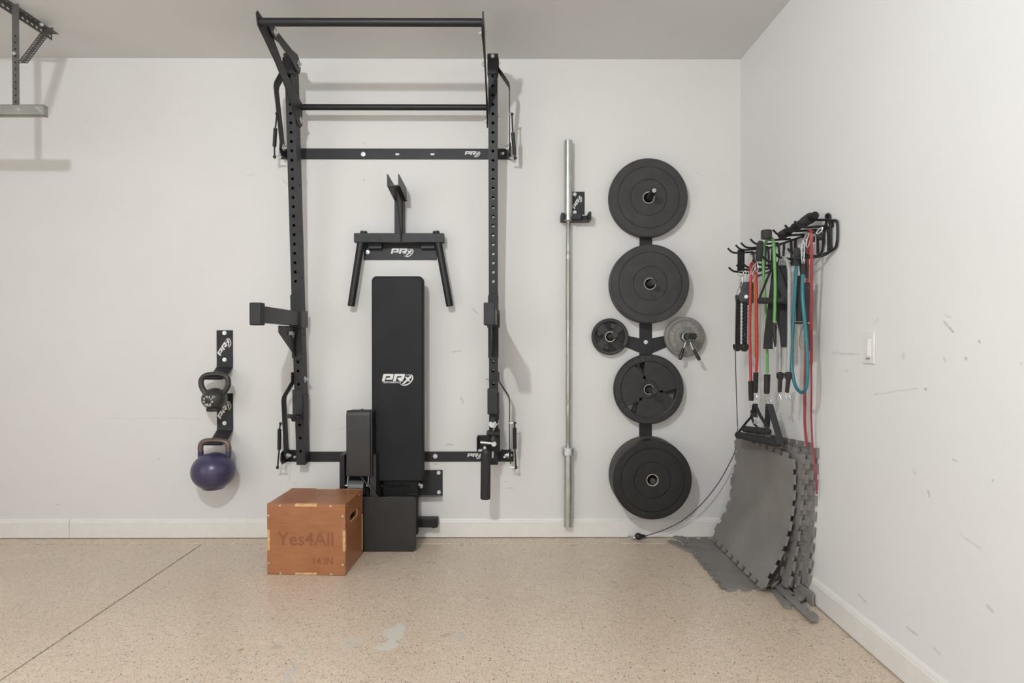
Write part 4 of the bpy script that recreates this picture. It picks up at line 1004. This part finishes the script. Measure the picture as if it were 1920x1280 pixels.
MB().tube(smooth_path([PX(1512, 412, XR-.06), PX(1540, 412, XR-.03), PX(1557, 413, XR-.012), PX(1560, 424, XR-.012)], 4), .0052, 8).build('top_wire', 'coat_dark', g_)
q = PX(1552, 407, XR)
MB().tube(smooth_path([PX(1547, 428, XR-.012), PX(1549, 415, XR-.010), PX(1549, 404, XR-.008), PX(1553, 401, XR-.008), PX(1556, 405, XR-.008), PX(1555, 416, XR-.010), PX(1558, 424, XR-.012)], 4), .0048, 8).build('mount_loop', 'coat_dark', g_)
bolt(PX(1551.5, 406, XR-.001), (-1, 0, 0), .011, g_, m='warm', stick=.008)

def tube_thing(name, label, cat, group=None): pass
XH = XR-.10
def hx(px, py, x=XH): return PX(px, py, x)
# thick bar lying over the prongs
b = thing('exercise_bar', 'thick black bar with round end caps lying on the upper prongs', 'exercise bar', hx(1495, 425))
q0, q1 = PX(1521, 408, XR-.055), PX(1466, 441, XR-.085)
d = (q0-q1).normalized()
MB().cyl(q1, q0, .0155, 24).build('bar', 'warm', b)
MB().tube([q0-d*.05, q0-d*.01, q0], [.022, .024, .023], 24).build('end_cap', 'grip', b); MB().cyl(q1-d*.002, q1+d*.045, .021, 24).build('end_cap', 'grip', b)
MB().tube(smooth_path([q1+d*.09, q1+d*.14, q1+d*.25], 4), [.0155, .020, .020, .020, .019, .019, .019, .0185, .016], 20).build('sleeve', 'coat_dark', b)
o = MB().lathe(PX(1437, 448, 1.155), (0, 0, 1), [(0, .0005), (0, .021), (.002, .0235), (.036, .0235), (.040, .0215), (.040, .0005)], 28).build('rubber_cap', 'grip')
tag(o, 'short black cylindrical cap perched on the prongs above the green tube', 'cap')
def carabiner(c, h, w_, parent, tiltx=0, r=.0022, name='carabiner', m='zinc'):
    c = Vector(c); u = V(.5, -.87, 0).normalized(); v = V(math.sin(tiltx)*u.x, math.sin(tiltx)*u.y, math.cos(tiltx))
    pts = [c+u*math.cos(a)*w_/2*(1-.25*math.sin(a))+v*math.sin(a)*h/2 for a in [2*PI*k/20 for k in range(20)]]
    return MB().tube(pts, r, 8, closed=True).build(name, m, parent)
# strap loop hanging from the furthest prong with rings, and the tricep rope under it
x_ = 1.235
s = thing('door_anchor_strap', 'black webbing strap loop on the furthest upper prong', 'strap', PX(1390, 490, x_))
MB().ribbon([PX(1389.5, 468, x_), PX(1389.5, 488, x_-.003), PX(1389, 508, x_)], .036, .010, (1, 0, 0)).build('webbing', 'strap', s, bevel=.002)
carabiner(PX(1389, 512, x_), .03, .034, s, .1, name='ring')
r_ = thing('triceps_rope', 'black braided triceps rope with rubber end stops', 'rope', PX(1391, 600, x_))
carabiner(PX(1389, 527, x_), .055, .020, r_, .1); carabiner(PX(1386, 545, x_), .05, .022, r_, .35)
def twist(p0, p1, rad, parent):
    p0, p1 = Vector(p0), Vector(p1); u, v, n = frame(p1-p0); Ln = (p1-p0).length
    N = 70
    for ph in (0, 1, 2):
        pts = [p0+(p1-p0)*k/N+(u*math.cos(2*PI*(Ln/.055*k/N+ph/3))+v*math.sin(2*PI*(Ln/.055*k/N+ph/3)))*rad*.52 for k in range(N+1)]
        MB().tube(pts, rad*.56, 8).build('rope_strand', 'rope', parent)
twist(PX(1384, 557, x_), PX(1383.5, 646, x_), .0125, r_); twist(PX(1397, 566, x_), PX(1396, 646, x_), .0125, r_)
for px, d_ in ((1382.5, 0), (1395.5, .006)):
    MB().lathe(PX(px, 645, x_-d_), (0, 0, -1), [(0, .0005), (0, .021), (.004, .0235), (.022, .022), (.036, .014), (.040, .0005)], 24).build('end_stop', 'plastic', r_)
MB().cyl(PX(1384, 553, x_), PX(1384, 562, x_), .015, 16).build('rope_collar', 'plastic', r_)
# pulley with cable down to the floor
x2 = 1.262
p_ = thing('pulley', 'black pulley wheel block on clips beside the triceps rope', 'pulley', PX(1400, 545, x2))
carabiner(PX(1396, 517, x2), .075, .020, p_); carabiner(PX(1402, 515, x2), .075, .016, p_, -.1)
MB().prism([(-.030, -.03), (.030, -.03), (.030, .035), (-.030, .035)], PX(1399.5, 541, x2), (.94, -.34, 0), (0, 0, 1), .004).build('cheek_plate', 'plastic', p_, bevel=.002)
MB().prism([(-.030, -.03), (.030, -.03), (.030, .035), (-.030, .035)], PX(1399.5, 541, x2)+V(.02, .036, 0), (.94, -.34, 0), (0, 0, 1), .004).build('cheek_plate', 'plastic', p_, bevel=.002)
wc = PX(1401, 556, x2)
MB().lathe(wc+V(.012, .03, 0)*.8, (-.34, -.94, 0), [(0, .0005), (0, .042), (.004, .044), (.008, .038), (.014, .038), (.018, .044), (.024, .042), (.024, .0005)], 36).build('wheel', 'plastic', p_)
bolt(wc+V(-.006, -.004, 0), (-.34, -.94, 0), .010, p_, stick=.004)
pc = [PX(1381, 556, 1.22), PX(1379.5, 600, 1.215), PX(1379, 660, 1.215), PX(1380.5, 730, 1.22), PX(1382.5, 790, 1.225), P(1383, 806, .13), P(1380, 840, .082), P(1366, 872, .070), P(1345, 908, .075), P(1315, 945, .075), P(1280, 975, .075), P(1245, 993, .07), P(1218, 1002, .055), P(1206, 1006, .045)]
k_ = thing('pulley_cable', 'thin dark cable running from the pulley down to floor with clip', 'cable', P(1200, 1012, .03))
MB().tube(smooth_path(pc, 8), .0026, 8).build('cable', 'cable', k_)
q = P(1196.5, 1007.5, .045); q.z = .0205
MB().ball(q, .0195, 24, 16).build('stopper_ball', 'plastic', k_); MB().tube([q+V(.012, 0, 0), P(1210, 1005, .046)+V(0, 0, .002)], [.014, .006], 16).build('stopper_cone', 'plastic', k_)
carabiner(P(1182, 1008, .035)+V(0, 0, .003), .014, .045, k_, .0, .0032)
MB().tube([P(1186, 1007.5, .04), P(1191, 1007.5, .042)], .006, 10).build('swivel', 'zinc', k_); MB().tube(smooth_path([P(1181, 1009, .03), P(1183, 1006, .03), P(1181, 1003, .03)]), .002, 8).build('clip_gate', 'zinc', k_)

def band(label, m, strands, r, grips=(), caras=(), group='resistance tubes hanging from the rack', name='resistance_tube', gm='foam', flat=None):
    a = thing(name, label, 'resistance band', strands[0][1][0] if False else PX(strands[0][0][0], strands[0][0][1], strands[0][0][2]), group)
    for st in strands:
        pts = smooth_path([PX(x, y, X) for x, y, X in st], 8)
        if flat: MB().ribbon(pts, [flat*(1 if st is strands[0] or k < .45*len(pts) else .62) for k in range(len(pts))], .004, (.85, -.52, 0)).build('band', m, a, bevel=.0008)
        else: MB().tube(pts, r, 12).build('tube', m, a)
    for x0_, y0_, x1_, y1_, X, rr in grips:
        q0, q1 = PX(x0_, y0_, X), PX(x1_, y1_, X)
        MB().lathe(q0, q1-q0, [(0, .0005), (0, rr), ((q1-q0).length*.9, rr*.93), ((q1-q0).length, rr*.8), ((q1-q0).length, .0005)], 20).build('end_sleeve', gm, a)
    for x, y, X, h_, w_, tl in caras: carabiner(PX(x, y, X), h_, w_, a, tl)
    return a
# black foam block over the red tube top
fb = band('red resistance tube, doubled over the prongs with black end sleeves', 'red', [[(1412, 492, 1.232), (1408, 498, 1.23), (1407.5, 530, 1.228), (1406, 600, 1.225), (1406.5, 660, 1.225), (1408, 714, 1.225)], [(1412, 492, 1.232), (1416, 498, 1.232), (1418, 530, 1.23), (1419, 600, 1.23), (1419.5, 660, 1.23), (1418, 697, 1.23)]], .0072,
     [(1408, 714, 1408.5, 751, 1.225, .0135), (1417.5, 698, 1416.5, 736, 1.232, .0125)], [(1409, 762, 1.225, .035, .018, 0), (1417, 744, 1.232, .022, .016, 0)])
band('amber resistance tube hanging between the two red strands', 'yellow', [[(1413.5, 508, 1.245), (1415, 540, 1.245), (1415, 600, 1.245), (1415.5, 670, 1.245)]], .0045, [], [(1413, 503, 1.24, .04, .014, .25), (1414, 682, 1.245, .03, .010, .2), (1412.5, 520, 1.24, .05, .012, .3)])
band('bright green resistance tube with long near strand and shorter far strand', 'green', [[(1446, 446, 1.20), (1440, 448, 1.205), (1434, 457, 1.22), (1431.5, 470, 1.225), (1432, 520, 1.228), (1435, 570, 1.23), (1437.5, 620, 1.23), (1438.5, 700, 1.23)], [(1446, 446, 1.20), (1450, 452, 1.19), (1452, 480, 1.185), (1453.5, 530, 1.185), (1453, 570, 1.185), (1452, 604, 1.185)]], .0068,
     [(1438.5, 702, 1437.5, 738, 1.23, .0145), (1452, 605, 1452, 618, 1.185, .010)], [(1441, 745, 1.23, .03, .024, .8), (1443, 752, 1.225, .018, .018, .3)])
s = thing('black_foam_pad', 'black foam pad clipped between the red and green tubes', 'foam pad', PX(1424, 470, 1.215))
MB().lathe(PX(1423.5, 490, 1.21), PX(1426, 450, 1.21)-PX(1423.5, 490, 1.21), [(0, .0005), (0, .012), (.02, .0155), (.06, .018), (.085, .016), (.098, .009), (.10, .0005)], 20).build('pad', 'grip', s)
carabiner(PX(1413, 503, 1.21), .06, .014, s, .45); carabiner(PX(1419, 500, 1.215), .05, .014, s, -.05)
band('pale grey resistance tube over the middle prong with black connectors', 'grey_tube', [[(1471, 486, 1.25), (1465, 492, 1.262), (1463, 520, 1.268), (1462.5, 600, 1.266), (1462, 696, 1.25)], [(1471, 486, 1.225), (1476, 490, 1.225), (1480, 510, 1.225), (1480, 560, 1.225), (1479.5, 640, 1.222), (1477.5, 697, 1.22)]], .0085, [],
     [(1458, 739, 1.21, .03, .02, .9), (1462, 745, 1.21, .03, .010, -.3), (1477, 741, 1.22, .035, .018, -.4)])
for i, (xa_, xb2) in enumerate(((1462.5, 1462), (1477.5, 1475.5))):
    s = thing('tube_connector', ('black funnel connector ending the front strand of the pale tube', 'black funnel connector ending the rear strand of the pale tube')[i], 'connector', PX(xa_, 715, 1.215), 'tube connectors')
    q0, q1, q2 = PX(xa_, 697, 1.214), PX(xa_+.5, 712, 1.214), PX(xb2, 735, 1.214)
    MB().tube([q0, q0+(q1-q0)*.2, q0+(q1-q0)*.7, q1, q2], [.008, .0165, .0155, .0095, .0085], 18).build('funnel', 'plastic', s)
    MB().tube([q0+V(-.004, -.018, -.004), q0+V(-.004, -.016, -.022)], [.006, .005], 8).build('rib', 'coat', s)
band('slim blue-grey resistance tube behind the black straps', 'blue_grey', [[(1474, 500, 1.27), (1474, 560, 1.27), (1472, 600, 1.27), (1462, 640, 1.262), (1462, 690, 1.262)]], .006)
# black straps with a handle bar
s = thing('ankle_straps', 'pair of wide black hanging straps behind the green tube', 'straps', PX(1456, 570, 1.25), )
for pts, ws in (([(1452, 492, 1.215), (1450, 540, 1.215), (1445, 590, 1.215), (1441, 622, 1.215), (1440, 654, 1.215)], [.012, .030, .034, .036, .042]), ([(1462, 498, 1.235), (1463, 540, 1.235), (1466, 590, 1.235), (1470, 620, 1.235), (1472, 651, 1.235)], [.050, .062, .058, .042, .032])):
    MB().ribbon([PX(*p) for p in pts], ws, .006, (.86, -.5, 0)).build('strap', 'strap', s, bevel=.001)
for i in range(4): carabiner(PX(1460+4*i, 488, 1.235), .035, .012, s, .2-.1*i, .0018, 'ring')
carabiner(PX(1452, 655, 1.205), .03, .012, s, .2, .0018)
h2 = thing('stirrup_handle', 'black stirrup handle hanging level across the green tube', 'handle', PX(1449, 563, 1.18), 'stirrup handles')
q0, q1 = PX(1424, 563.5, 1.165), PX(1474, 563.5, 1.215)
MB().cyl(q0, q1, .0145, 24).build('grip', 'foam', h2); MB().cyl(q0-(q1-q0).normalized()*.001, q0+(q1-q0).normalized()*.002, .008, 16).build('grip_bore', 'hole', h2)
tp = PX(1451, 492, 1.195)
MB().ribbon([q0+V(0, -.004, .0), q0+(tp-q0)*.06+V(0, 0, .012), tp], .014, .003, (.3, -.95, 0)).build('side_strap', 'strap', h2); MB().ribbon([q1, q1+(tp-q1)*.1+V(.0, 0, .01), tp], .030, .003, (.86, -.5, 0)).build('side_strap', 'strap', h2)
h2b = thing('tube_tail', 'black clip tail ending the short green strand', 'clip', PX(1453, 625, 1.19))
MB().tube([PX(1452, 612, 1.185), PX(1452, 620, 1.185), PX(1453, 640, 1.186), PX(1453.5, 650, 1.188)], [.012, .009, .007, .004], 12).build('tail', 'plastic', h2b)
# teal tube with sleeves
band('teal resistance tube hanging in one long loop', 'teal', [[(1493, 498, 1.235), (1491, 540, 1.235), (1487.5, 600, 1.235), (1485, 650, 1.235), (1485, 690, 1.235), (1491, 722, 1.235), (1502, 735.5, 1.235), (1511, 728, 1.23), (1514, 700, 1.228), (1513, 650, 1.225), (1507.5, 590, 1.22), (1504.5, 550, 1.22), (1505.5, 514, 1.22)]], .0072,
     [(1492.5, 498, 1494, 478, 1.235, .0145), (1505.5, 513, 1506.5, 494, 1.22, .0085)], [(1505.5, 470, 1.22, .09, .012, 0.03)])
s = thing('foam_tipped_strap', 'black foam tip above the teal tube', 'foam pad', PX(1494, 470, 1.235))
MB().lathe(PX(1494, 480, 1.235), (0, 0, 1), [(0, .0005), (0, .0135), (.022, .0155), (.034, .010), (.040, .0005)], 20).build('tip', 'grip', s)
h3 = thing('stirrup_handle', 'black stirrup handle hanging on end behind the teal tube', 'handle', PX(1500, 560, 1.26), 'stirrup handles')
q0, q1 = PX(1499.5, 517, 1.27), PX(1499.5, 602, 1.27)
MB().cyl(q0, q1, .0150, 24).build('grip', 'foam', h3)
MB().tube([PX(1487, 605.5, 1.26), PX(1512, 605.5, 1.275)], .0035, 8).build('wire_foot', 'coat_dark', h3)
MB().ribbon([PX(1504, 475, 1.28), PX(1506, 500, 1.28), PX(1508, 520, 1.285)], .03, .004, (.86, -.5, 0)).build('side_strap', 'strap', h3)
s = thing('nylon_cuff', 'black padded cuff between the stirrup handle and red flat band', 'cuff', PX(1511, 560, 1.29))
MB().ribbon(smooth_path([PX(1511, 530, 1.29), PX(1513, 545, 1.29), PX(1511.5, 570, 1.29), PX(1512, 582, 1.29), PX(1515, 603, 1.29)], 4), .030, .008, (.86, -.5, 0)).build('cuff_pad', 'strap', s, bevel=.002)
s = thing('jump_rope_handle', 'slim black grip hanging lowest beside the red flat band', 'handle', PX(1515.5, 630, 1.285))
MB().lathe(PX(1517, 657, 1.285), PX(1514, 605, 1.285)-PX(1517, 657, 1.285), [(0, .0005), (0, .010), (.01, .0145), (.07, .0145), (.11, .011), (.116, .0005)], 20).build('grip', 'grip', s)
MB().tube(smooth_path([PX(1508, 608, 1.30), PX(1501, 625, 1.31), PX(1499, 645, 1.31), PX(1504, 655, 1.31), PX(1512, 659, 1.30), PX(1517, 655, 1.285)], 6), .0018, 8).build('cord', 'grey_tube', s)
# flat red band
band('long flat dark red band reaching almost to the floor mats', 'darkred', [[(1519, 430, 1.255), (1515, 445, 1.285), (1513.5, 520, 1.30), (1511.5, 600, 1.305), (1510, 700, 1.31), (1509, 760, 1.312), (1509.5, 800, 1.314), (1513, 838, 1.318)], [(1519, 430, 1.255), (1521, 440, 1.24), (1521.5, 500, 1.25), (1521, 600, 1.27), (1521, 680, 1.285), (1521.5, 730, 1.295), (1521, 780, 1.305), (1524, 840, 1.312), (1530, 890, 1.318), (1531.5, 926, 1.32)]], .006, flat=.0125, name='flat_band')
s = thing('clip_cluster', 'bunch of silver snap clips hung beside the red flat band', 'clips', PX(1510, 450, 1.25))
for x, y, h_, w_, tl in ((1511, 447, .05, .018, .5), (1508, 456, .04, .016, .3), (1516, 450, .06, .014, .2), (1506, 485, .05, .012, 0), (1537, 432, .03, .018, .7)): carabiner(PX(x, y, 1.255), h_, w_, s, tl, .0024)
MB().box(PX(1521, 455, 1.28)-V(.010, .010, .0), PX(1526, 442, 1.28)+V(.010, .006, 0)).build('rubber_tab', 'grip', s, bevel=.002); MB().tube([PX(1535, 437, 1.31), PX(1540, 448, 1.31)], [.014, .009], 12).build('rubber_tab', 'grip', s)
# stirrup handles resting on the mats
h4 = thing('stirrup_handle', 'black stirrup handle resting lowest on top of the mats', 'handle', PX(1425, 828, 1.24), 'stirrup handles')
q0, q1 = PX(1384, 815, 1.21), PX(1459, 831, 1.235)
MB().cyl(q0, q1, .0185, 24).build('grip', 'foam', h4); MB().cyl(q1-(q1-q0).normalized()*.002, q1+(q1-q0).normalized()*.0015, .009, 16).build('grip_bore', 'hole', h4)
tp = PX(1443, 757, 1.225)
MB().ribbon([q1+V(.0, -.012, -.004), q1+V(.002, -.006, .03), tp], .030, .0045, (.86, -.5, 0)).build('side_strap', 'strap', h4, bevel=.0006)
MB().ribbon([PX(1438, 800, 1.25), PX(1441, 758, 1.235)], .026, .004, (.86, -.5, 0)).build('side_strap', 'strap', h4)
h5 = thing('stirrup_handle', 'black stirrup handle hanging just above, from the red tube', 'handle', PX(1418, 806, 1.24), 'stirrup handles')
q0, q1 = PX(1396, 804, 1.225), PX(1440.5, 809, 1.235)
MB().cyl(q0, q1, .0165, 24).build('grip', 'foam', h5); MB().cyl(q1-(q1-q0).normalized()*.002, q1+(q1-q0).normalized()*.0015, .008, 16).build('grip_bore', 'hole', h5)
tp = PX(1416, 757, 1.226)
MB().ribbon(smooth_path([q1+V(0, -.006, 0), PX(1437, 797, 1.232), PX(1425, 778, 1.228), PX(1419, 765, 1.226), tp], 4), .017, .004, (.86, -.5, 0)).build('side_strap', 'strap', h5)
MB().ribbon(smooth_path([PX(1383, 818, 1.205), PX(1386, 809, 1.21), PX(1400, 791, 1.22), PX(1409, 780, 1.226), PX(1409, 768, 1.226)], 4), .012, .004, (.86, -.5, 0)).build('side_strap', 'strap', h5)
MB().ribbon(smooth_path([PX(1409, 780, 1.232), PX(1414, 794, 1.24), PX(1422, 802, 1.245)], 4), .012, .004, (.86, -.5, 0)).build('side_strap', 'strap', h5)
MB().ribbon(smooth_path([tp, PX(1414, 772, 1.235), PX(1416, 782, 1.24)], 4), .026, .005, (.86, -.5, 0)).build('strap_knot', 'strap', h5)
carabiner(PX(1418, 790, 1.245), .03, .018, h5, .6, .0026)

# ------------------------------------------------------------------ interlocking foam mats
NT = 17; LM = .600; LY = .665; CELL = LM/NT; CY = LY/NT; TD = .021; THK = .0115
def mat_outline():
    quads = [];
    for i in range(NT):
        for j in range(NT): quads.append([(i, j), (i+1, j), (i+1, j+1), (i, j+1)])
    tabs = []
    f = .14
    for i in range(NT):
        if i % 2 == 0: tabs.append([(i, 0), (i-f, -TD/CELL), (i+1+f, -TD/CELL), (i+1, 0)])
        if i % 2 == 1: tabs.append([(i+1, NT), (i+1+f, NT+TD/CELL), (i-f, NT+TD/CELL), (i, NT)])
        if i % 2 == 1: tabs.append([(0, i+1), (-TD/CELL, i+1+f), (-TD/CELL, i-f), (0, i)])
        if i % 2 == 0: tabs.append([(NT, i), (NT+TD/CELL, i-f), (NT+TD/CELL, i+1+f), (NT, i+1)])
    return quads+tabs
def bez(p, s_):
    """point at arc length s_ on a polyline in the (x, z) plane, with its normal"""
    acc = 0
    for a, b in zip(p, p[1:]):
        l = math.hypot(b[0]-a[0], b[1]-a[1])
        if s_ <= acc+l or (b is p[-1]):
            k = (s_-acc)/l; dx, dz = (b[0]-a[0])/l, (b[1]-a[1])/l
            return (a[0]+(b[0]-a[0])*k, a[1]+(b[1]-a[1])*k, -dz, dx)
        acc += l
def foam_mat(label, prof, y0, yskew=0.0, lift=0.0, group='interlocking foam floor mats', wob=0):
    pp = smooth_path([V(x, 0, z) for x, z in prof], 10); pp = [(p.x, p.z) for p in pp]
    def mp(i, j, side_):
        s_ = j*CELL+TD; y = y0-(i*CY)-yskew*(j/NT)
        x, z, nx, nz = bez(pp, max(0, s_)); 
        w2_ = wob*math.sin(i/NT*PI)
        x += w2_
        return V(x+nx*side_*THK/2, y, z+nz*side_*THK/2+lift*(i/NT))
    vid = {}; vs = []; top = []
    def vert(p):
        key = (round(p[0], 3), round(p[1], 3))
        if key not in vid: vid[key] = len(vs); vs.append(p)
        return vid[key]
    for q in mat_outline(): top.append([vert(p) for p in q])
    n = len(vs); mb = MB(); edges = {}
    for q in top:
        for a, b in zip(q, q[1:]+q[:1]): edges[(a, b)] = 1
    fs = [tuple(q) for q in top]+[tuple(a+n for a in q[::-1]) for q in top]
    for (a, b) in edges:
        if (b, a) not in edges: fs.append((a, a+n, b+n, b))
    mb.add([mp(p[0], p[1], 1) for p in vs]+[mp(p[0], p[1], -1) for p in vs], fs)
    o = mb.build('foam_mat', 'mat', smooth=40)
    tag(o, label, 'foam mat', group)
    return o
front = [(1.150, .0245), (1.175, .085), (1.220, .165), (1.258, .27), (1.276, .38), (1.2835, .50), (1.274, .66), (1.272, .70)]
LAY = [[(b0_, .012), (b1_, .12), (b2_, .25), (b3_, .40), (b3_, .55), (b3_, .72)] for b0_, b1_, b2_, b3_ in ((1.262, 1.285, 1.2995, 1.307), (1.285, 1.300, 1.312, 1.319), (1.305, 1.314, 1.324, 1.3308), (1.3265, 1.3275, 1.337, 1.3427))]
names = ['front mat of the leaning stack, its whole grey face visible', 'second mat of the leaning stack, just behind the front mat', 'third mat of the leaning stack, only toothed edges visible', 'fourth mat of the leaning stack, only toothed edges visible', 'rearmost mat of the leaning stack, against the right wall']
foam_mat(names[0], front, -.125, .02, -.0)
foam_mat(names[1], LAY[0], -.13, .05, .02)
foam_mat(names[2], LAY[1], -.10, .10, .0)
foam_mat(names[3], LAY[2], -.13, .09, .022)
foam_mat(names[4], LAY[3], -.19, .04, .052)
# mat lying on the floor whose far side curls up behind the leaning ones
flo = [(.985, .0075), (1.08, .007), (1.15, .0075), (1.205, .012), (1.245, .045), (1.272, .12), (1.287, .25), (1.2955, .40), (1.2955, .55)]
foam_mat('grey foam mat lying flat on the floor, running under the leaning stack', flo, -.075, -.03)
def edge_strip(label, p0, p1, w_=.030, n=6, side=1, z=.001, curl=0):
    p0, p1 = Vector(p0), Vector(p1); d = (p1-p0); L_ = d.length; d.normalize(); v = V(0, 0, 1).cross(d)*side
    poly = [(0, 0), (L_, 0)]
    c_ = L_/(2*n)
    for k in range(n-1, -1, -1):
        poly += [(c_*(2*k+1.6), w_), (c_*(2*k+1.85), w_+.018), (c_*(2*k+.65), w_+.018), (c_*(2*k+.9), w_)]
    poly.append((0, w_))
    mb = MB()
    if side > 0: mb.prism(poly, p0+V(0, 0, z), d, v, THK)
    else: mb.prism([(x, y) for x, y in poly], p0+V(0, 0, z), d, v, -THK)
    o = mb.build('foam_edge_strip', 'mat', bevel=.001, smooth=30)
    return tag(o, label, 'foam edging', 'loose foam edge strips')
edge_strip('long straight foam edge strip reaching furthest out across the floor', PZ(1252, 1017), PZ(1345, 1060), n=6, side=1)
edge_strip('foam edge strip lying along the baseboard behind the floor mat', PZ(1262, 1009), PZ(1330, 1034), n=4, side=1, z=.014 if False else .002)
edge_strip('longest foam edge strip sticking out from under stack toward the viewer', PZ(1519, 1171), PZ(1444, 1098), n=5, side=-1, z=.013)
edge_strip('short foam edge strip under the near corner of front mat', PZ(1471, 1142), PZ(1446, 1108), n=2, side=-1, w_=.028, z=.001)
o = MB().ribbon(smooth_path([(1.300, -.66, .031), (1.312, -.76, .031), (1.320, -.85, .031), (1.3225, -.92, .029)], 5), .052, .0115, (0, 0, 1)).build('foam_edge_strip', 'mat', bevel=.001); tag(o, 'foam strip standing on edge against the right baseboard', 'foam edging', 'loose foam edge strips')
pts = smooth_path([PZ(1487, 1112, .0), PZ(1492, 1128, .0), PZ(1504, 1134, .0), PZ(1512, 1127, .0)], 5)
mb = MB(); poly = [(p.x, p.y) for p in pts]+[(PZ(1493, 1108).x, PZ(1493, 1108).y), (PZ(1483, 1100).x, PZ(1483, 1100).y)]
mb.prism(poly, (0, 0, .016), (1, 0, 0), (0, 1, 0), .0115); o = mb.build('foam_scrap', 'mat', bevel=.001)
tag(o, 'rounded foam mat offcut lying at the near foot of the stack', 'foam mat')
